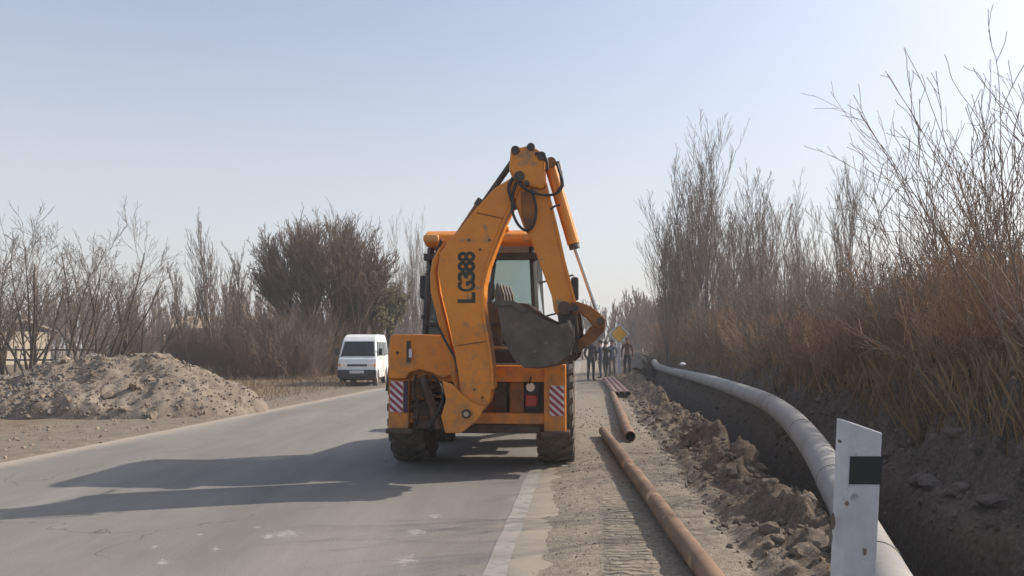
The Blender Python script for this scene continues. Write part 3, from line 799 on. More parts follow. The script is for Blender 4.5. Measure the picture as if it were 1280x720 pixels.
# bucket: curved shell, two cheeks, teeth
arc = [(628, 376), (630, 392), (632, 405), (637, 425), (644, 441), (652, 452), (663, 459), (680, 460), (698, 456), (712, 450), (720, 443), (723, 428), (722, 410), (718, 401)]
BW = 0.30
bk = MB()
inner_c = loc(675, 412, BY)
A = outl(arc, BY)
Bi = []
for (x, z) in A:
    d = Vector((inner_c[0] - x, inner_c[1] - z)); d.normalize(); Bi.append((x + d.x * .028, z + d.y * .028))
bk.prism(A + Bi[::-1], BY - BW, BY + BW)
bucket = bk.obj('bucket', M['bucketsteel'], bh, .006)
cheek = [(628, 376), (648, 377), (666, 389), (687, 400), (705, 407), (718, 404), (722, 412), (722.5, 428), (719, 442), (711, 449), (698, 455), (680, 459), (663, 458), (653, 451), (645, 440), (638, 424), (633, 405), (630, 392)]
for sg in (-1, 1):
    MB().prism(outl(cheek, BY), BY + sg * (BW + .003) - .011, BY + sg * (BW + .003) + .011).obj('cheek_plate', M['bucketsteel'], bucket, .004)
    lip = [(625, 377), (650, 377), (668, 389), (665, 393), (647, 383), (627, 384)]
    MB().prism(outl(lip, BY), BY + sg * (BW + .026) - .01, BY + sg * (BW + .026) + .01).obj('side_cutter', M['bucketsteel'], bucket, .003)
for k in range(5):
    yy = BY - BW + .05 + k * (2 * BW - .1) / 4
    t = [(625, 380), (633, 380), (632, 368), (627, 354), (624, 366)]
    MB().prism(outl(t, BY), yy - .028, yy + .028).obj('tooth', M['bucketsteel'], bucket, .006)
hg = [(700, 392), (712, 384), (724, 392), (727, 420), (724, 445), (716, 452), (707, 446), (704, 420)]
for yy in (-.13, .13):
    MB().prism(outl(hg, BY), BY + yy - .02, BY + yy + .02).obj('hinge_plate', M['grease'], bucket, .005)
wr = MB()
for k in range(3):
    wr.prism(outl([(640 + k * 18, 440 + k * 8), (646 + k * 18, 438 + k * 8), (648 + k * 18, 452 + k * 3), (642 + k * 18, 452 + k * 3)], BY), BY - BW - .03, BY - BW - .014)
pc = P3(706, 405, BY)
bucket.matrix_local = Matrix.Translation(pc) @ Matrix.Rotation(math.radians(-11), 4, 'Z') @ Matrix.Translation(-pc)
# hoses
def spline(pts, n=8):
    out = []
    p = [pts[0]] + pts + [pts[-1]]
    for i in range(1, len(p) - 2):
        for k in range(n):
            t = k / n
            out.append(0.5 * ((2 * p[i]) + (p[i + 1] - p[i - 1]) * t + (2 * p[i - 1] - 5 * p[i] + 4 * p[i + 1] - p[i + 2]) * t * t + (3 * p[i] - p[i - 1] - 3 * p[i + 1] + p[i + 2]) * t ** 3))
    out.append(pts[-1]); return out
def hose(px, r=.016, parent=bh, m='hose'):
    MB().tube(spline([P3(*p) for p in px]), r, 7).obj('hose', M[m], parent, smooth=True)
F1 = BY - .2
hose([(645, 228, F1), (641, 245, F1), (641, 265, F1), (648, 281, F1), (658, 288, F1), (667, 281, F1), (670, 262, F1), (667, 245, F1), (664, 236, F1)])
hose([(641, 222, F1), (636, 235, F1), (640, 250, F1), (645, 262, F1)], .02)
hose([(648, 228, F1), (660, 238, F1 - .02), (676, 243, F1 - .03), (692, 243, F1), (701, 236, F1), (703, 226, F1), (699, 214, F1), (696, 204, F1)])
hose([(669, 192, F1), (677, 193, F1), (683, 200, F1), (684, 212, F1)], .02)
hose([(688, 262, F1), (693, 258, F1), (700, 256, F1)], .012)
hose([(556, 372, BY + .0), (563, 395, BY - .05), (569, 425, BY - .08), (573, 450, BY - .1), (577, 478, BY - .1), (583, 497, BY - .12)], .03)  # no hose: black tube standing for the shade in the gap beside the boom
hose([(546, 405, BY - .05), (556, 425, BY - .1), (568, 447, BY - .12), (572, 465, BY - .15)], .014)
hose([(552, 300, BY), (546, 315, BY + .1), (541, 330, BY + .2), (534, 343, BY + .5)], .016)
# rear frame -------------------------------------------------------
RY = -1.0   # face of the rear frame
def rbox(name, px0, px1, py0, py1, ly0, ly1, m, bev=.012, parent=bh):
    a = loc(px0, py1, ly0); b = loc(px1, py0, ly0)
    return MB().box(a[0], b[0], ly0, ly1, a[1], b[1]).obj(name, M[m], parent, bev)
rbox('upper_slide_rail', 500, 700, 457, 477, RY - .02, RY + .16, 'orange')
rbox('lower_slide_rail', 505, 690, 517, 529, RY - .03, RY + .14, 'orange')
rbox('lower_cross_member', 560, 676, 530, 541, RY + .05, RY + .22, 'grease')
rl = rbox('stabiliser_housing', 680, 707, 456, 546, RY - .12, RY + .16, 'orange')
ll = rbox('stabiliser_housing', 485, 511, 474, 539, RY - .12, RY + .16, 'orange')
rbox('stabiliser_foot', 676, 712, 540, 546, RY - .18, RY + .14, 'grease', .006)
rbox('stabiliser_foot', 482, 515, 536, 542, RY - .18, RY + .14, 'grease', .006)
rbox('column_and_gap_shade', 637, 655, 477.5, 516.5, RY, RY + .14, 'orange_dirty')
rbox('column_and_gap_shade', 655.5, 680, 477.5, 530, RY + .1, RY + .2, 'grease')  # no column: dark box put in for the shaded opening behind the lamps
rbox('column_and_gap_shade', 618, 634, 477.5, 516.5, RY + .12, RY + .2, 'grease')  # dark box too, its colour stands for shade in the opening beside the boom
# top block at left with rounded corners and a slot
tb = [(488, 420), (494, 418), (530, 418), (556, 419), (563, 428), (566, 445), (566, 468), (555, 473), (540, 466), (525, 462), (512, 466), (508, 473.5), (486, 473.5), (487, 440)]
tb_o = MB().prism(outl(tb, RY - .16), RY - .2, RY + .12).obj('swing_carriage', M['orange'], bh, .018)
rbox('slot', 508, 513, 426, 453, RY - .215, RY - .203, 'grease', .002, tb_o)
a = P3(497, 441, RY - .2); MB().tube([a + Vector((0, -.02, 0)), a], .018, 12).obj('bolt', M['grease'], tb_o)
rbox('handle_plate', 511, 515, 436, 447, RY - .24, RY - .217, 'white', .002, tb_o)
# hydraulic clutter between left housing and the swing bracket
rbox('valve_block', 513, 540, 476, 500, RY - .02, RY + .1, 'orange_dirty')
rbox('valve_block', 516, 552, 503, 536, RY - .05, RY + .1, 'grease')
for k in range(4):
    a = P3(514, 482 + k * 13, RY - .1); b = P3(555, 483 + k * 13, RY - .1)
    MB().tube([a, b], .014, 8).obj('hydraulic_pipe', M['orange_dirty'] if k % 2 else M['grease'], bh)
sw = MB().tube([P3(528, 470, RY - .12), P3(549, 536, RY - .14)], .06, 14).obj('swing_cylinder', M['grease'], bh)
for k in range(7):
    f = k / 6
    a = P3(530 + 17 * f, 474 + 58 * f, RY - .14)
    MB().tube([a + Vector((-.09, 0, 0)), a + Vector((.09, 0, -.01))], .018, 8).obj('spring_coil', M['grease'], sw)
hose([(540, 470, RY - .15), (550, 480, RY - .2), (553, 500, RY - .2), (545, 520, RY - .2), (535, 537, RY - .15)], .016)
hose([(520, 468, RY - .15), (517, 490, RY - .2), (524, 510, RY - .2), (520, 532, RY - .15)], .014)
# hazard plates
def hazard(px0, px1, py0, py1, parent, flip=False):
    ly = RY - .125
    pl = rbox('hazard_plate', px0, px1, py0, py1, ly - .01, ly, 'white', .002, parent)
    (x0, z0), (x1, z1) = loc(px0, py1, ly), loc(px1, py0, ly)
    w = x1 - x0; h = z1 - z0; step = h / 4.2; th = step * .52
    for k in range(-2, 6):
        zb = z0 + k * step
        # descending stripe: left high, right low, clipped to the plate
        poly = [(x0, zb + w * .9), (x0, zb + w * .9 + th), (x1, zb + th), (x1, zb)]
        def clip(poly, zc, keep_below):
            out = []
            for i in range(len(poly)):
                p, q = poly[i], poly[(i + 1) % len(poly)]
                pi = (p[1] <= zc) if keep_below else (p[1] >= zc); qi = (q[1] <= zc) if keep_below else (q[1] >= zc)
                if pi: out.append(p)
                if pi != qi:
                    t = (zc - p[1]) / (q[1] - p[1]); out.append((p[0] + (q[0] - p[0]) * t, zc))
            return out
        poly = clip(poly, z1 - .003, True)
        if len(poly) > 2: poly = clip(poly, z0 + .003, False)
        if len(poly) > 2: MB().prism(poly, ly - .0125, ly - .0102).obj('stripe', M['redstripe'], pl)
    return pl
hazard(687, 705, 482, 520, bh)
hazard(487, 504, 477, 515, bh)
rbox('plate_edge', 504.5, 510, 476, 516, RY - .135, RY - .122, 'purple', .002)
# lamp cluster
lampb = rbox('lamp_holder', 656, 674, 478, 512, RY + .02, RY + .09, 'black', .01)
a = P3(663, 484, RY - .02)
MB().lathe([(0.03, .0), (0.0, .035), (.0, .05), (.05, .055)], (a.x, RY - .02, a.z), 'y', 20).obj('work_lamp', M['lens'], lampb, smooth=True)
rbox('tail_light', 657, 671, 494, 508, RY - .02, RY + .018, 'redlens', .008, lampb)
hose([(662, 480, RY - .02), (663, 474, RY - .05), (664, 470, RY)], .008)
# chassis, cab -------------------------------------------------------
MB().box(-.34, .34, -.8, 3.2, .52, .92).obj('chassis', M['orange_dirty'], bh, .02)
MB().box(-.72, .72, -.82, -.42, .92, 1.28).obj('rear_deck', M['grease'], bh, .02)
MB().tube([(-.7, 0, .72), (.7, 0, .72)], .13, 16).obj('rear_axle', M['grease'], bh)
MB().tube([(-.85, 2.25, .5), (.85, 2.25, .5)], .09, 12).obj('front_axle', M['grease'], bh)
MB().box(-.62, .62, -.42, 1.25, .92, 1.15).obj('cab_floor', M['black'], bh, .02)
for sg in (-1, 1):
    # fender over the rear wheel
    pr = []
    for k in range(9):
        t = math.pi * (0.02 + k / 8 * .9); pr.append((.84 * math.cos(t), .74 + .84 * math.sin(t)))
    pr2 = [((r[0]) * .965, .74 + (r[1] - .74) * .965) for r in pr]
    mb = MB().prism_x(pr + pr2[::-1], sg * .66, sg * 1.12)
    mb.obj('fender', M['black'], bh)
CX = .03
cabw, cabw2 = .74, .66
z0, z1 = 1.15, 2.77
yb, yf = -.38, 1.22
posts = MB()
def post(name, a, b, w=.07):
    MB().bar(a, b, w, w).obj(name, M['black'], bh, .008)
for sg in (-1, 1):
    post('cab_pillar', (sg * cabw, yb, z0), (sg * cabw2, yb + .08, z1))
    post('cab_pillar', (sg * cabw, yf, z0), (sg * cabw2, yf - .12, z1))
    post('cab_pillar', (sg * cabw, .35, z0), (sg * cabw2, .35, z1), .05)
    MB().add([(sg * .74, yb, z0 + .75), (sg * .74, yf, z0 + .75), (sg * .665, yf - .12, z1 - .02), (sg * .665, yb + .08, z1 - .02)], [(0, 1, 2, 3)]).obj('side_pane', M['glass'], bh)
    MB().add([(sg * .74, yb - .0, z0 + .05), (sg * .74, yf, z0 + .05), (sg * .74, yf, z0 + .7), (sg * .74, yb, z0 + .7)], [(0, 1, 2, 3)]).obj('side_pane', M['glass'], bh)
    post('cab_rail', (sg * .74, yb, z0 + .72), (sg * .74, yf, z0 + .72), .05)
post('cab_rail', (-cabw, yb, z0 + .62), (cabw, yb, z0 + .62), .05)
post('cab_rail', (-cabw, yb + .02, z1 - .13), (cabw, yb + .02, z1 - .13), .09)
post('cab_rail', (-cabw, yf, z0 + .5), (cabw, yf, z0 + .5), .06)
MB().box(-.72, .72, yb - .03, yb + .01, z0 - .1, z0 + .3).obj('rear_panel', M['black'], bh, .01)
MB().box(-.72, .72, yb - .012, yb + .012, z0 + .3, z0 + .34).obj('trim_strip', M['chrome'], bh, .004)
MB().add([(-.70, yb + .005, z0 + .34), (.70, yb + .005, z0 + .34), (.63, yb + .075, z1 - .12), (-.63, yb + .075, z1 - .12)], [(0, 1, 2, 3)]).obj('rear_pane', M['glass'], bh)
MB().add([(-.70, yf, z0 + .52), (.70, yf, z0 + .52), (.63, yf - .11, z1 - .02), (-.63, yf - .11, z1 - .02)], [(0, 1, 2, 3)]).obj('front_pane', M['glass'], bh)
MB().bar((.12, yb - .02, 2.05), (.18, yb + .04, 2.62), .05, .03).obj('window_divider', M['black'], bh, .005)
MB().bar((.15, yb - .04, 1.95), (.52, yb - .05, 1.84), .02, .02).obj('wiper', M['black'], bh)
rf = MB().prism_x([(-.62, 2.80), (-.60, 2.90), (-.45, 2.965), (1.2, 3.0), (1.42, 2.95), (1.5, 2.84), (1.46, 2.78), (-.5, 2.76)], -.70, .76).obj('cab_roof', M['orange'], bh, .045, seg=3)
MB().box(-.70, -.5, -.66, -.56, 2.80, 2.90).obj('roof_lamp_pod', M['cream'], rf, .03)
MB().box(.56, .76, -.66, -.56, 2.80, 2.90).obj('roof_lamp_pod', M['cream'], rf, .03)
MB().box(-.06, .34, -.25, .3, 2.97, 3.06).obj('air_unit', M['cream'], rf, .03)
MB().lathe([(0, .0), (0, .05), (.07, .045), (.1, .0)], (.33, -.5, 2.955), 'z', 14).obj('beacon', M['amber'], rf, smooth=True)
seat = MB().box(-.25, .25, .05, .5, 1.35, 1.52).obj('seat', M['seat'], bh, .04)
MB().box(-.24, .24, -.02, .1, 1.5, 2.08).obj('seat_back', M['seat'], seat, .05)
MB().box(-.14, .14, -.01, .08, 2.1, 2.34).obj('headrest', M['black'], seat, .04)
MB().box(-.2, .2, .1, .45, 1.15, 1.35).obj('seat_base', M['black'], seat, .02)
MB().box(-.75, -.35, -.3, .3, 1.15, 1.75).obj('side_console', M['seat'], bh, .05)
MB().box(-.5, .5, 1.0, 1.18, 1.15, 1.7).obj('dashboard', M['black'], bh, .03)
sw_ = MB()
sw_.tube([(0.2 * math.cos(t / 16 * 6.283) , .85 + .07 * math.sin(t / 16 * 6.283), 1.82 + .18 * math.sin(t / 16 * 6.283)) for t in range(17)], .015, 8)
sw_.tube([(0, .85, 1.82), (0, 1.02, 1.62)], .025, 8)
sw_.obj('steering_wheel', M['black'], bh)
for sg, py0 in ((-1, 1), (1, 1)):
    a = P3(529.5 if sg < 0 else 718.5, 359 if sg < 0 else 361, 1.0)
    mm = MB().box(a.x - .055, a.x + .055, .97, 1.05, a.z - .17, a.z + .17).obj('mirror', M['black'], bh, .03)
    MB().tube([(sg * .68, 1.12, a.z + .1), (a.x - sg * .02, 1.02, a.z + .2), (a.x, 1.01, a.z + .15)], .014, 8).obj('mirror_arm', M['black'], mm)
    MB().tube([(a.x, 1.01, a.z - .15), (a.x - sg * .06, 1.03, a.z - .3), (sg * .72, 1.12, a.z - .4)], .014, 8).obj('mirror_arm', M['black'], mm)
# hood, loader
MB().prism_x([(1.28, .92), (1.28, 1.62), (2.9, 1.5), (3.05, 1.4), (3.05, .92)], -.42, .42).obj('hood', M['orange'], bh, .05)
MB().box(-.36, .36, 3.051, 3.08, .95, 1.38).obj('grille', M['black'], bh, .01)
MB().tube([(.2, 2.1, 1.5), (.2, 2.1, 2.0)], .035, 10).obj('exhaust_pipe', M['grease'], bh)
for sg in (-1, 1):
    MB().prism_x([(1.3, 1.2), (1.3, 1.42), (2.6, 1.3), (3.6, .62), (3.9, .35), (3.75, .25), (3.4, .45), (2.4, 1.08)], sg * .56, sg * .66).obj('loader_arm', M['orange'], bh, .01)
    MB().tube([(sg * .5, 1.9, .8), (sg * .5, 3.1, .75)], .05, 12).obj('loader_cylinder', M['orange_dirty'], bh)
    MB().tube([(sg * .5, 3.1, .75), (sg * .58, 3.7, .5)], .025, 10).obj('piston_rod', M['chrome'], bh)
lb = []
for k in range(9):
    t = math.pi * (0.5 + k / 8); lb.append((4.15 + .42 * math.cos(t), .62 + .42 * math.sin(t)))
lb = [(4.5, 1.04)] + lb + [(4.85, .2)]
lbi = [(y + .03, (z - .62) * .93 + .62) for y, z in lb]
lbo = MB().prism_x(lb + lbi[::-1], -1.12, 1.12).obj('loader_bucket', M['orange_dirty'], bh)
for sg in (-1, 1):
    MB().prism_x(lb, sg * 1.121, sg * 1.145).obj('cheek_plate', M['orange_dirty'], lbo)
MB().box(-.95, -.7, .95, 1.35, .55, .62).obj('step', M['black'], bh, .01)
MB().box(.7, .95, .95, 1.35, .55, .62).obj('step', M['black'], bh, .01)
for sg in (-1, 1):
    MB().box(sg * .7 - .15, sg * .7 + .15, 1.0, 1.75, .6, 1.0).obj('side_tank', M['black'], bh, .05)

def wheel(cx, cy, R, W, sg, lugs, rimr, name='wheel'):
    w = empty(name, (cx, cy, R)); w.parent = bh; KIDS.setdefault(bh.name, []).append(w)
    h = W / 2
    prof = [(-h * .82, rimr), (-h, rimr + .05), (-h * 1.02, R * .78), (-h * .95, R * .93), (-h * .8, R * .965), (0, R * .975), (h * .8, R * .965), (h * .95, R * .93), (h * 1.02, R * .78), (h, rimr + .05), (h * .82, rimr)]
    t = MB().lathe(prof, (0, 0, 0), 'x', 48)
    for k in range(lugs):
        for sd in (-1, 1):
            a0 = 2 * math.pi * (k + (0.5 if sd > 0 else 0)) / lugs
            pts = []
            da = 2 * math.pi / lugs * .8
            for (fx, ad) in ((0.02, da), (.35, da * .55), (.7, da * .15), (1.0, -.02), (1.03, -.04)):
                for (rr) in ((.955, 1.0) if fx < 1.02 else (.80, .955)):
                    for aw in (-.5, .5):
                        ang = a0 + ad + aw * 2 * math.pi / lugs * .36
                        pts.append((sd * h * fx, R * rr * math.cos(ang), R * rr * math.sin(ang)))
            fs = []
            for i in range(4):
                b = i * 4
                fs += [(b, b + 1, b + 5, b + 4), (b + 2, b + 6, b + 7, b + 3), (b, b + 4, b + 6, b + 2), (b + 1, b + 3, b + 7, b + 5)]
            fs += [(0, 2, 3, 1), (16, 17, 19, 18)]
            t.add(pts, fs)
    t.obj('tyre', M['tyre'], w)
    r = MB().lathe([(-h * .8, rimr), (-h * .78, rimr * .9), (-h * .2, rimr * .84), (sg * h * .1, rimr * .5), (sg * h * .35, rimr * .45), (sg * h * .4, .0)], (0, 0, 0), 'x', 32)
    r.lathe([(h * .8, rimr), (h * .78, rimr * .9), (h * .2, rimr * .84), (sg * h * .12, rimr * .5)], (0, 0, 0), 'x', 32)
    r.obj('rim', M['rim'], w)
for sg in (-1, 1):
    wheel(sg * .925 + .03, 0, .72, .45, sg, 22, .36)
    wheel(sg * .93, 2.25, .5, .34, sg, 18, .25)

# ------------------------------------------------------------------ white van
def build_van():
    v = thing('white_van', 'small white van with dark windscreen parked on the left verge', 'van', (-5.65, 30.0, 0.02), math.radians(1))
    W0, W1 = .70, .58
    def hw(z): return W0 - (0 if z < 1.0 else (z - 1.0) / .9 * (W0 - W1))
    def arch(cy, r=.32): return [(cy + r * math.cos(t), .28 + r * math.sin(t) * 1.0) for t in [math.pi * k / 8 for k in range(9)]]
    prof = [(0.02, .30), (-.02, .52), (.0, .72), (.06, 1.0), (.12, 1.04), (.46, 1.66), (.62, 1.80), (.95, 1.88), (1.6, 1.91), (2.9, 1.90), (3.22, 1.84), (3.36, 1.66), (3.44, 1.1), (3.44, .5), (3.40, .28)]
    bottom = arch(2.72)[0:] + [(1.6, .26)] + arch(.55)
    pts = prof + bottom
    n = len(pts)
    mb = MB()
    vs = [(-hw(z), y, z) for y, z in pts] + [(hw(z), y, z) for y, z in pts]
    mb.add(vs, [tuple(range(n)), tuple(range(2 * n - 1, n - 1, -1))] + [(i, i + n, (i + 1) % n + n, (i + 1) % n) for i in range(n)])
    body = mb.obj('body', M['vanwhite'], v, .045, seg=3)
    def quad(name, m, P, parent=v, t=.012):
        P = [Vector(p) for p in P]; nrm = (P[1] - P[0]).cross(P[2] - P[0]).normalized()
        A = P + [p + nrm * t for p in P]
        k = len(P)
        return MB().add(A, [tuple(range(k))[::-1], tuple(range(k, 2 * k))] + [(i, (i + 1) % k, (i + 1) % k + k, i + k) for i in range(k)]).obj(name, M[m], parent, .004)
    # windscreen just proud of the sloped front
    def fy(z): return .12 + (z - 1.04) / (1.66 - 1.04) * .34
    quad('windscreen', 'vanglass', [(-.62, fy(1.09) - .006, 1.09), (.62, fy(1.09) - .006, 1.09), (.53, fy(1.63) - .006, 1.63), (-.53, fy(1.63) - .006, 1.63)])
    for sg in (-1, 1):
        def sx(z): return sg * (hw(z) + .003)
        def side(name, m, yz, t=.01):
            P = [(sx(z), y, z) for y, z in yz]
            if sg < 0: P = P[::-1]
            return quad(name, m, P, v, t)
        side('side_window', 'vanglass', [(.42, 1.1), (1.05, 1.1), (1.05, 1.62), (.62, 1.62)])
        side('side_window', 'vanglass', [(1.15, 1.12), (2.1, 1.12), (2.1, 1.62), (1.15, 1.62)])
        side('side_window', 'vanglass', [(2.2, 1.12), (3.15, 1.12), (3.05, 1.62), (2.2, 1.62)])
        side('door_gap', 'plastic', [(1.09, .45), (1.105, .45), (1.105, 1.66), (1.09, 1.66)], .002)
        side('door_gap', 'plastic', [(2.13, .45), (2.145, .45), (2.145, 1.66), (2.13, 1.66)], .002)
        side('door_handle', 'plastic', [(.92, .98), (1.04, .98), (1.04, 1.02), (.92, 1.02)], .02)
        mi = MB().box(sg * .80 - .07, sg * .80 + .07, .30, .36, 1.13, 1.38).obj('mirror', M['plastic'], v, .02)
        MB().tube([(sg * .68, .36, 1.2), (sg * .78, .33, 1.2)], .015, 6).obj('mirror_arm', M['plastic'], mi)
        for cyy in (.55, 2.72):
            w = empty('wheel', (sg * .60, cyy, .27)); w.parent = v; KIDS.setdefault(v.name, []).append(w)
            MB().lathe([(-.08, .16), (-.085, .22), (-.07, .265), (.07, .265), (.085, .22), (.08, .16)], (0, 0, 0), 'x', 28).obj('tyre', M['tyre'], w)
            MB().lathe([(sg * .07, .165), (sg * .05, .12), (sg * .07, .06), (sg * .07, 0)], (0, 0, 0), 'x', 24).obj('rim', M['rim'], w)
        hl = MB().box(sg * .50 - .11, sg * .50 + .11, -.012, .05, .70, .84).obj('headlight', M['lens'], v, .02)
        MB().box(sg * .645 - .03, sg * .645 + .03, -.008, .05, .71, .83).obj('indicator', M['amber'], hl, .01)
    MB().box(-.705, .705, -.07, .1, .30, .60).obj('bumper', M['plastic'], v, .04)
    MB().box(-.26, .26, -.082, -.069, .47, .58).obj('number_plate', M['plate'], v, .003)
    MB().box(-.36, .36, -.02, .02, .73, .80).obj('grille', M['plastic'], v, .01)
    MB().box(-.6, .6, .2, 3.3, .22, .34).obj('underbody', M['plastic'], v)
    for sg in (-1, 1):
        MB().tube([(sg * .45 - .2, fy(1.1) - .03, 1.07), (sg * .45 + .1 - .35 * sg, fy(1.35) - .03, 1.3)], .008, 5).obj('wiper', M['plastic'], v)
build_van()

# ------------------------------------------------------------------ pipes
def pipe(name, label, a, b, R, m, n=28, sag=0.0, group=None, t=.012):
    a, b = Vector(a), Vector(b)
    d = b - a; L_ = d.length
    root = thing(name, label, 'pipe', a, math.atan2(-d.x, d.y), group)
    outer = MB(); K = 12
    def ringpath(r, flip=False):
        return [(0.004 * math.sin(k * 2.1), L_ * k / K, sag * math.sin(k / K * math.pi)) for k in range(K + 1)]
    outer.tube(ringpath(R), R, n, cap=False)
    # cut rims
    for yy in (0, L_):
        vs = [(r * math.cos(2 * math.pi * k / n), yy, r * math.sin(2 * math.pi * k / n)) for r in (R, R - t) for k in range(n)]
        outer.add(vs, [(k, (k + 1) % n, (k + 1) % n + n, k + n) for k in range(n)])
    outer.obj('pipe_wall', m, root, smooth=True, fix=False)
    MB().tube(ringpath(R - t), R - t, n, cap=False).obj('pipe_bore', M['rustdark'], root, smooth=True, fix=False)
    return root
pipe('steel_pipe', 'long rusty orange-brown pipe lying nearest on the dusty shoulder beside the road', (1.07, 1.2, .10), (1.50, 13.6, .10), .074, M['rust'])
pipe('steel_pipe', 'shorter rusty pipe with its dark open end facing us beyond the long pipe', (1.815, 12.7, .11), (2.93, 24.0, .11), .082, M['rust'])
for k in range(3):
    lab = ('leftmost of the three reddish pipes laid side by side near the road sign', 'middle of the three reddish pipes laid side by side near the road sign', 'rightmost of the three reddish pipes laid side by side near the road sign')[k]
    pipe('primed_pipe', lab, (2.95 + k * .18, 23.4 + .1 * k, .12), (3.86 + k * .18, 34.5, .12), .086, M['redpipe'], 18, group='reddish pipes laid together')

# big grey pipe snaking along the far edge of the trench
def grey_pipe():
    pts_px = [(1190, 860, 3.4), (1122, 755, 4.5), (1088, 690, 5.5), (1052, 620, 7.0), (1028, 575, 8.3), (1003, 540, 9.8), (980, 517, 11.5), (955, 501, 13.5), (925, 489, 16.5), (890, 477, 21), (860, 469, 27), (835, 463, 34), (822, 458, 38), (818, 453, 40)]
    P = spline([at_depth(*p) for p in pts_px], 8)
    root = thing('grey_pipe', 'thick pale grey pipe snaking along the far bank of the open trench', 'pipe', P[8])
    P = [p - root.location for p in P]
    o = MB().tube(P, 0.152, 28).obj('pipe_wall', M['greypipe'], root, smooth=True)
    for i in range(14, len(P) - 6, 13):
        d = (P[i + 1] - P[i]).normalized()
        MB().tube([P[i] - d * .02, P[i] + d * .02], .158, 28).obj('weld_seam', M['greypipe'], root)
grey_pipe()

# ------------------------------------------------------------------ delineator post, road sign
def delineator():
    Y = 3.9
    tl = at_depth(1047, 525, Y); tr_ = at_depth(1097, 542, Y); bl = at_depth(1034, 760, Y)
    base = Vector((bl.x + .11, Y, tz(bl.x + .11, Y) - .02))
    root = thing('delineator_post', 'whitewashed concrete guide post with a black band and slanted top beside the trench', 'post', base, 0)
    lean = (tl.x - at_depth(1035.5, 740, Y).x) / (tl.z - at_depth(1035.5, 740, Y).z)
    H0, H1 = tl.z - base.z, tr_.z - base.z
    w = tr_.x - tl.x
    M4 = Matrix(((1, 0, lean, 0), (0, 1, 0.02, 0), (0, 0, 1, 0), (0, 0, 0, 1)))
    x0 = -w / 2
    # chamfered, slightly tapering body with a slanted top
    body = MB()
    def ring(z0f, sc):
        c = .028
        q = [(x0 + c, 0), (-x0, 0), (-x0, .09), (x0 + c, .10), (x0, .085), (x0, .03)]
        return q
    q = ring(0, 1)
    vs = []
    for (x, y) in q: vs.append(M4 @ Vector((x * .95, y, -0.15)))
    for (x, y) in q: vs.append(M4 @ Vector((x, y, H0 + (H1 - H0) * (x - x0) / w)))
    n = len(q)
    body.add(vs, [tuple(range(n)), tuple(range(2 * n - 1, n - 1, -1))] + [(i, i + n, (i + 1) % n + n, (i + 1) % n) for i in range(n)])
    b = body.obj('post_body', M['concrete'], root, .006)
    # black band wraps the right two thirds of the face
    zt = at_depth(1075, 571, Y).z - base.z; zb = at_depth(1075, 606, Y).z - base.z
    band = MB()
    vs = [M4 @ Vector(p) for p in [(x0 + .038, -.003, zb), (-x0 + .003, -.003, zb), (-x0 + .003, .093, zb), (x0 + .038, -.003, zt), (-x0 + .003, -.003, zt), (-x0 + .003, .093, zt)]]
    vs = [M4 @ Vector(p) for p in [(x0 + .038, -.004, zb), (-x0 + .004, -.004, zb), (-x0 + .004, .094, zb), (-x0 - .01, .094, zb), (-x0 - .01, .01, zb), (x0 + .038, .01, zb)]] + \
         [M4 @ Vector(p) for p in [(x0 + .038, -.004, zt), (-x0 + .004, -.004, zt), (-x0 + .004, .094, zt), (-x0 - .01, .094, zt), (-x0 - .01, .01, zt), (x0 + .038, .01, zt)]]
    band.add(vs, [(5, 4, 3, 2, 1, 0), (6, 7, 8, 9, 10, 11)] + [(i, (i + 1) % 6, (i + 1) % 6 + 6, i + 6) for i in range(6)])
    band.obj('black_band', M['blackband'], root)
    for (px, py, w_, h_) in ((1044, 655, .010, .05), (1041, 671, .009, .035), (1060, 630, .012, .012), (1052, 552, .008, .01), (1082, 690, .012, .02)):
        p_ = at_depth(px, py, Y) - base; rg = random.Random(px)
        k_ = 9; MB().prism([(p_.x + w_ * rg.uniform(.5, 1.1) * math.cos(6.283 * q_ / k_), p_.z + h_ * rg.uniform(.5, 1.1) * math.sin(6.283 * q_ / k_)) for q_ in range(k_)], (.0 if px > 1050 else .012) + p_.z * .02 - .006, .03).obj('chipped_spot', M['soil'], b)
delineator()

def sign():
    Y = 42.0; X = at_depth(774, 440, Y).x
    root = thing('road_sign', 'yellow and white diamond priority road sign on a thick white post', 'road sign', (X, Y, tz(X, Y)), 0)
    MB().tube([(0, .12, -.1), (0, .12, 1.95)], [.12, .10], 12).obj('post', M['concrete'], root)
    def diamond(name, r, y, t, m, rr=.06):
        pts = []
        c = r
        for k in range(4):
            a = math.pi / 2 * k + math.pi / 2
            for da in (-.08, 0, .08): pts.append(((c - abs(da) * .2) * math.cos(a + da * .9), (c - abs(da) * .2) * math.sin(a + da * .9)))
        MB().prism([(x, z + 2.12) for x, z in pts], y - t, y).obj(name, m, root)
    diamond('sign_border', .53, 0.0, .03, M['signwhite'])
    diamond('sign_face', .40, -.033, .006, M['signyellow'])
    diamond('face_edge', .425, -.0305, .002, M['blackband'])
    MB().box(-.1, .1, 0, .13, 1.9, 1.95).obj('bracket', M['concrete'], root)
sign()

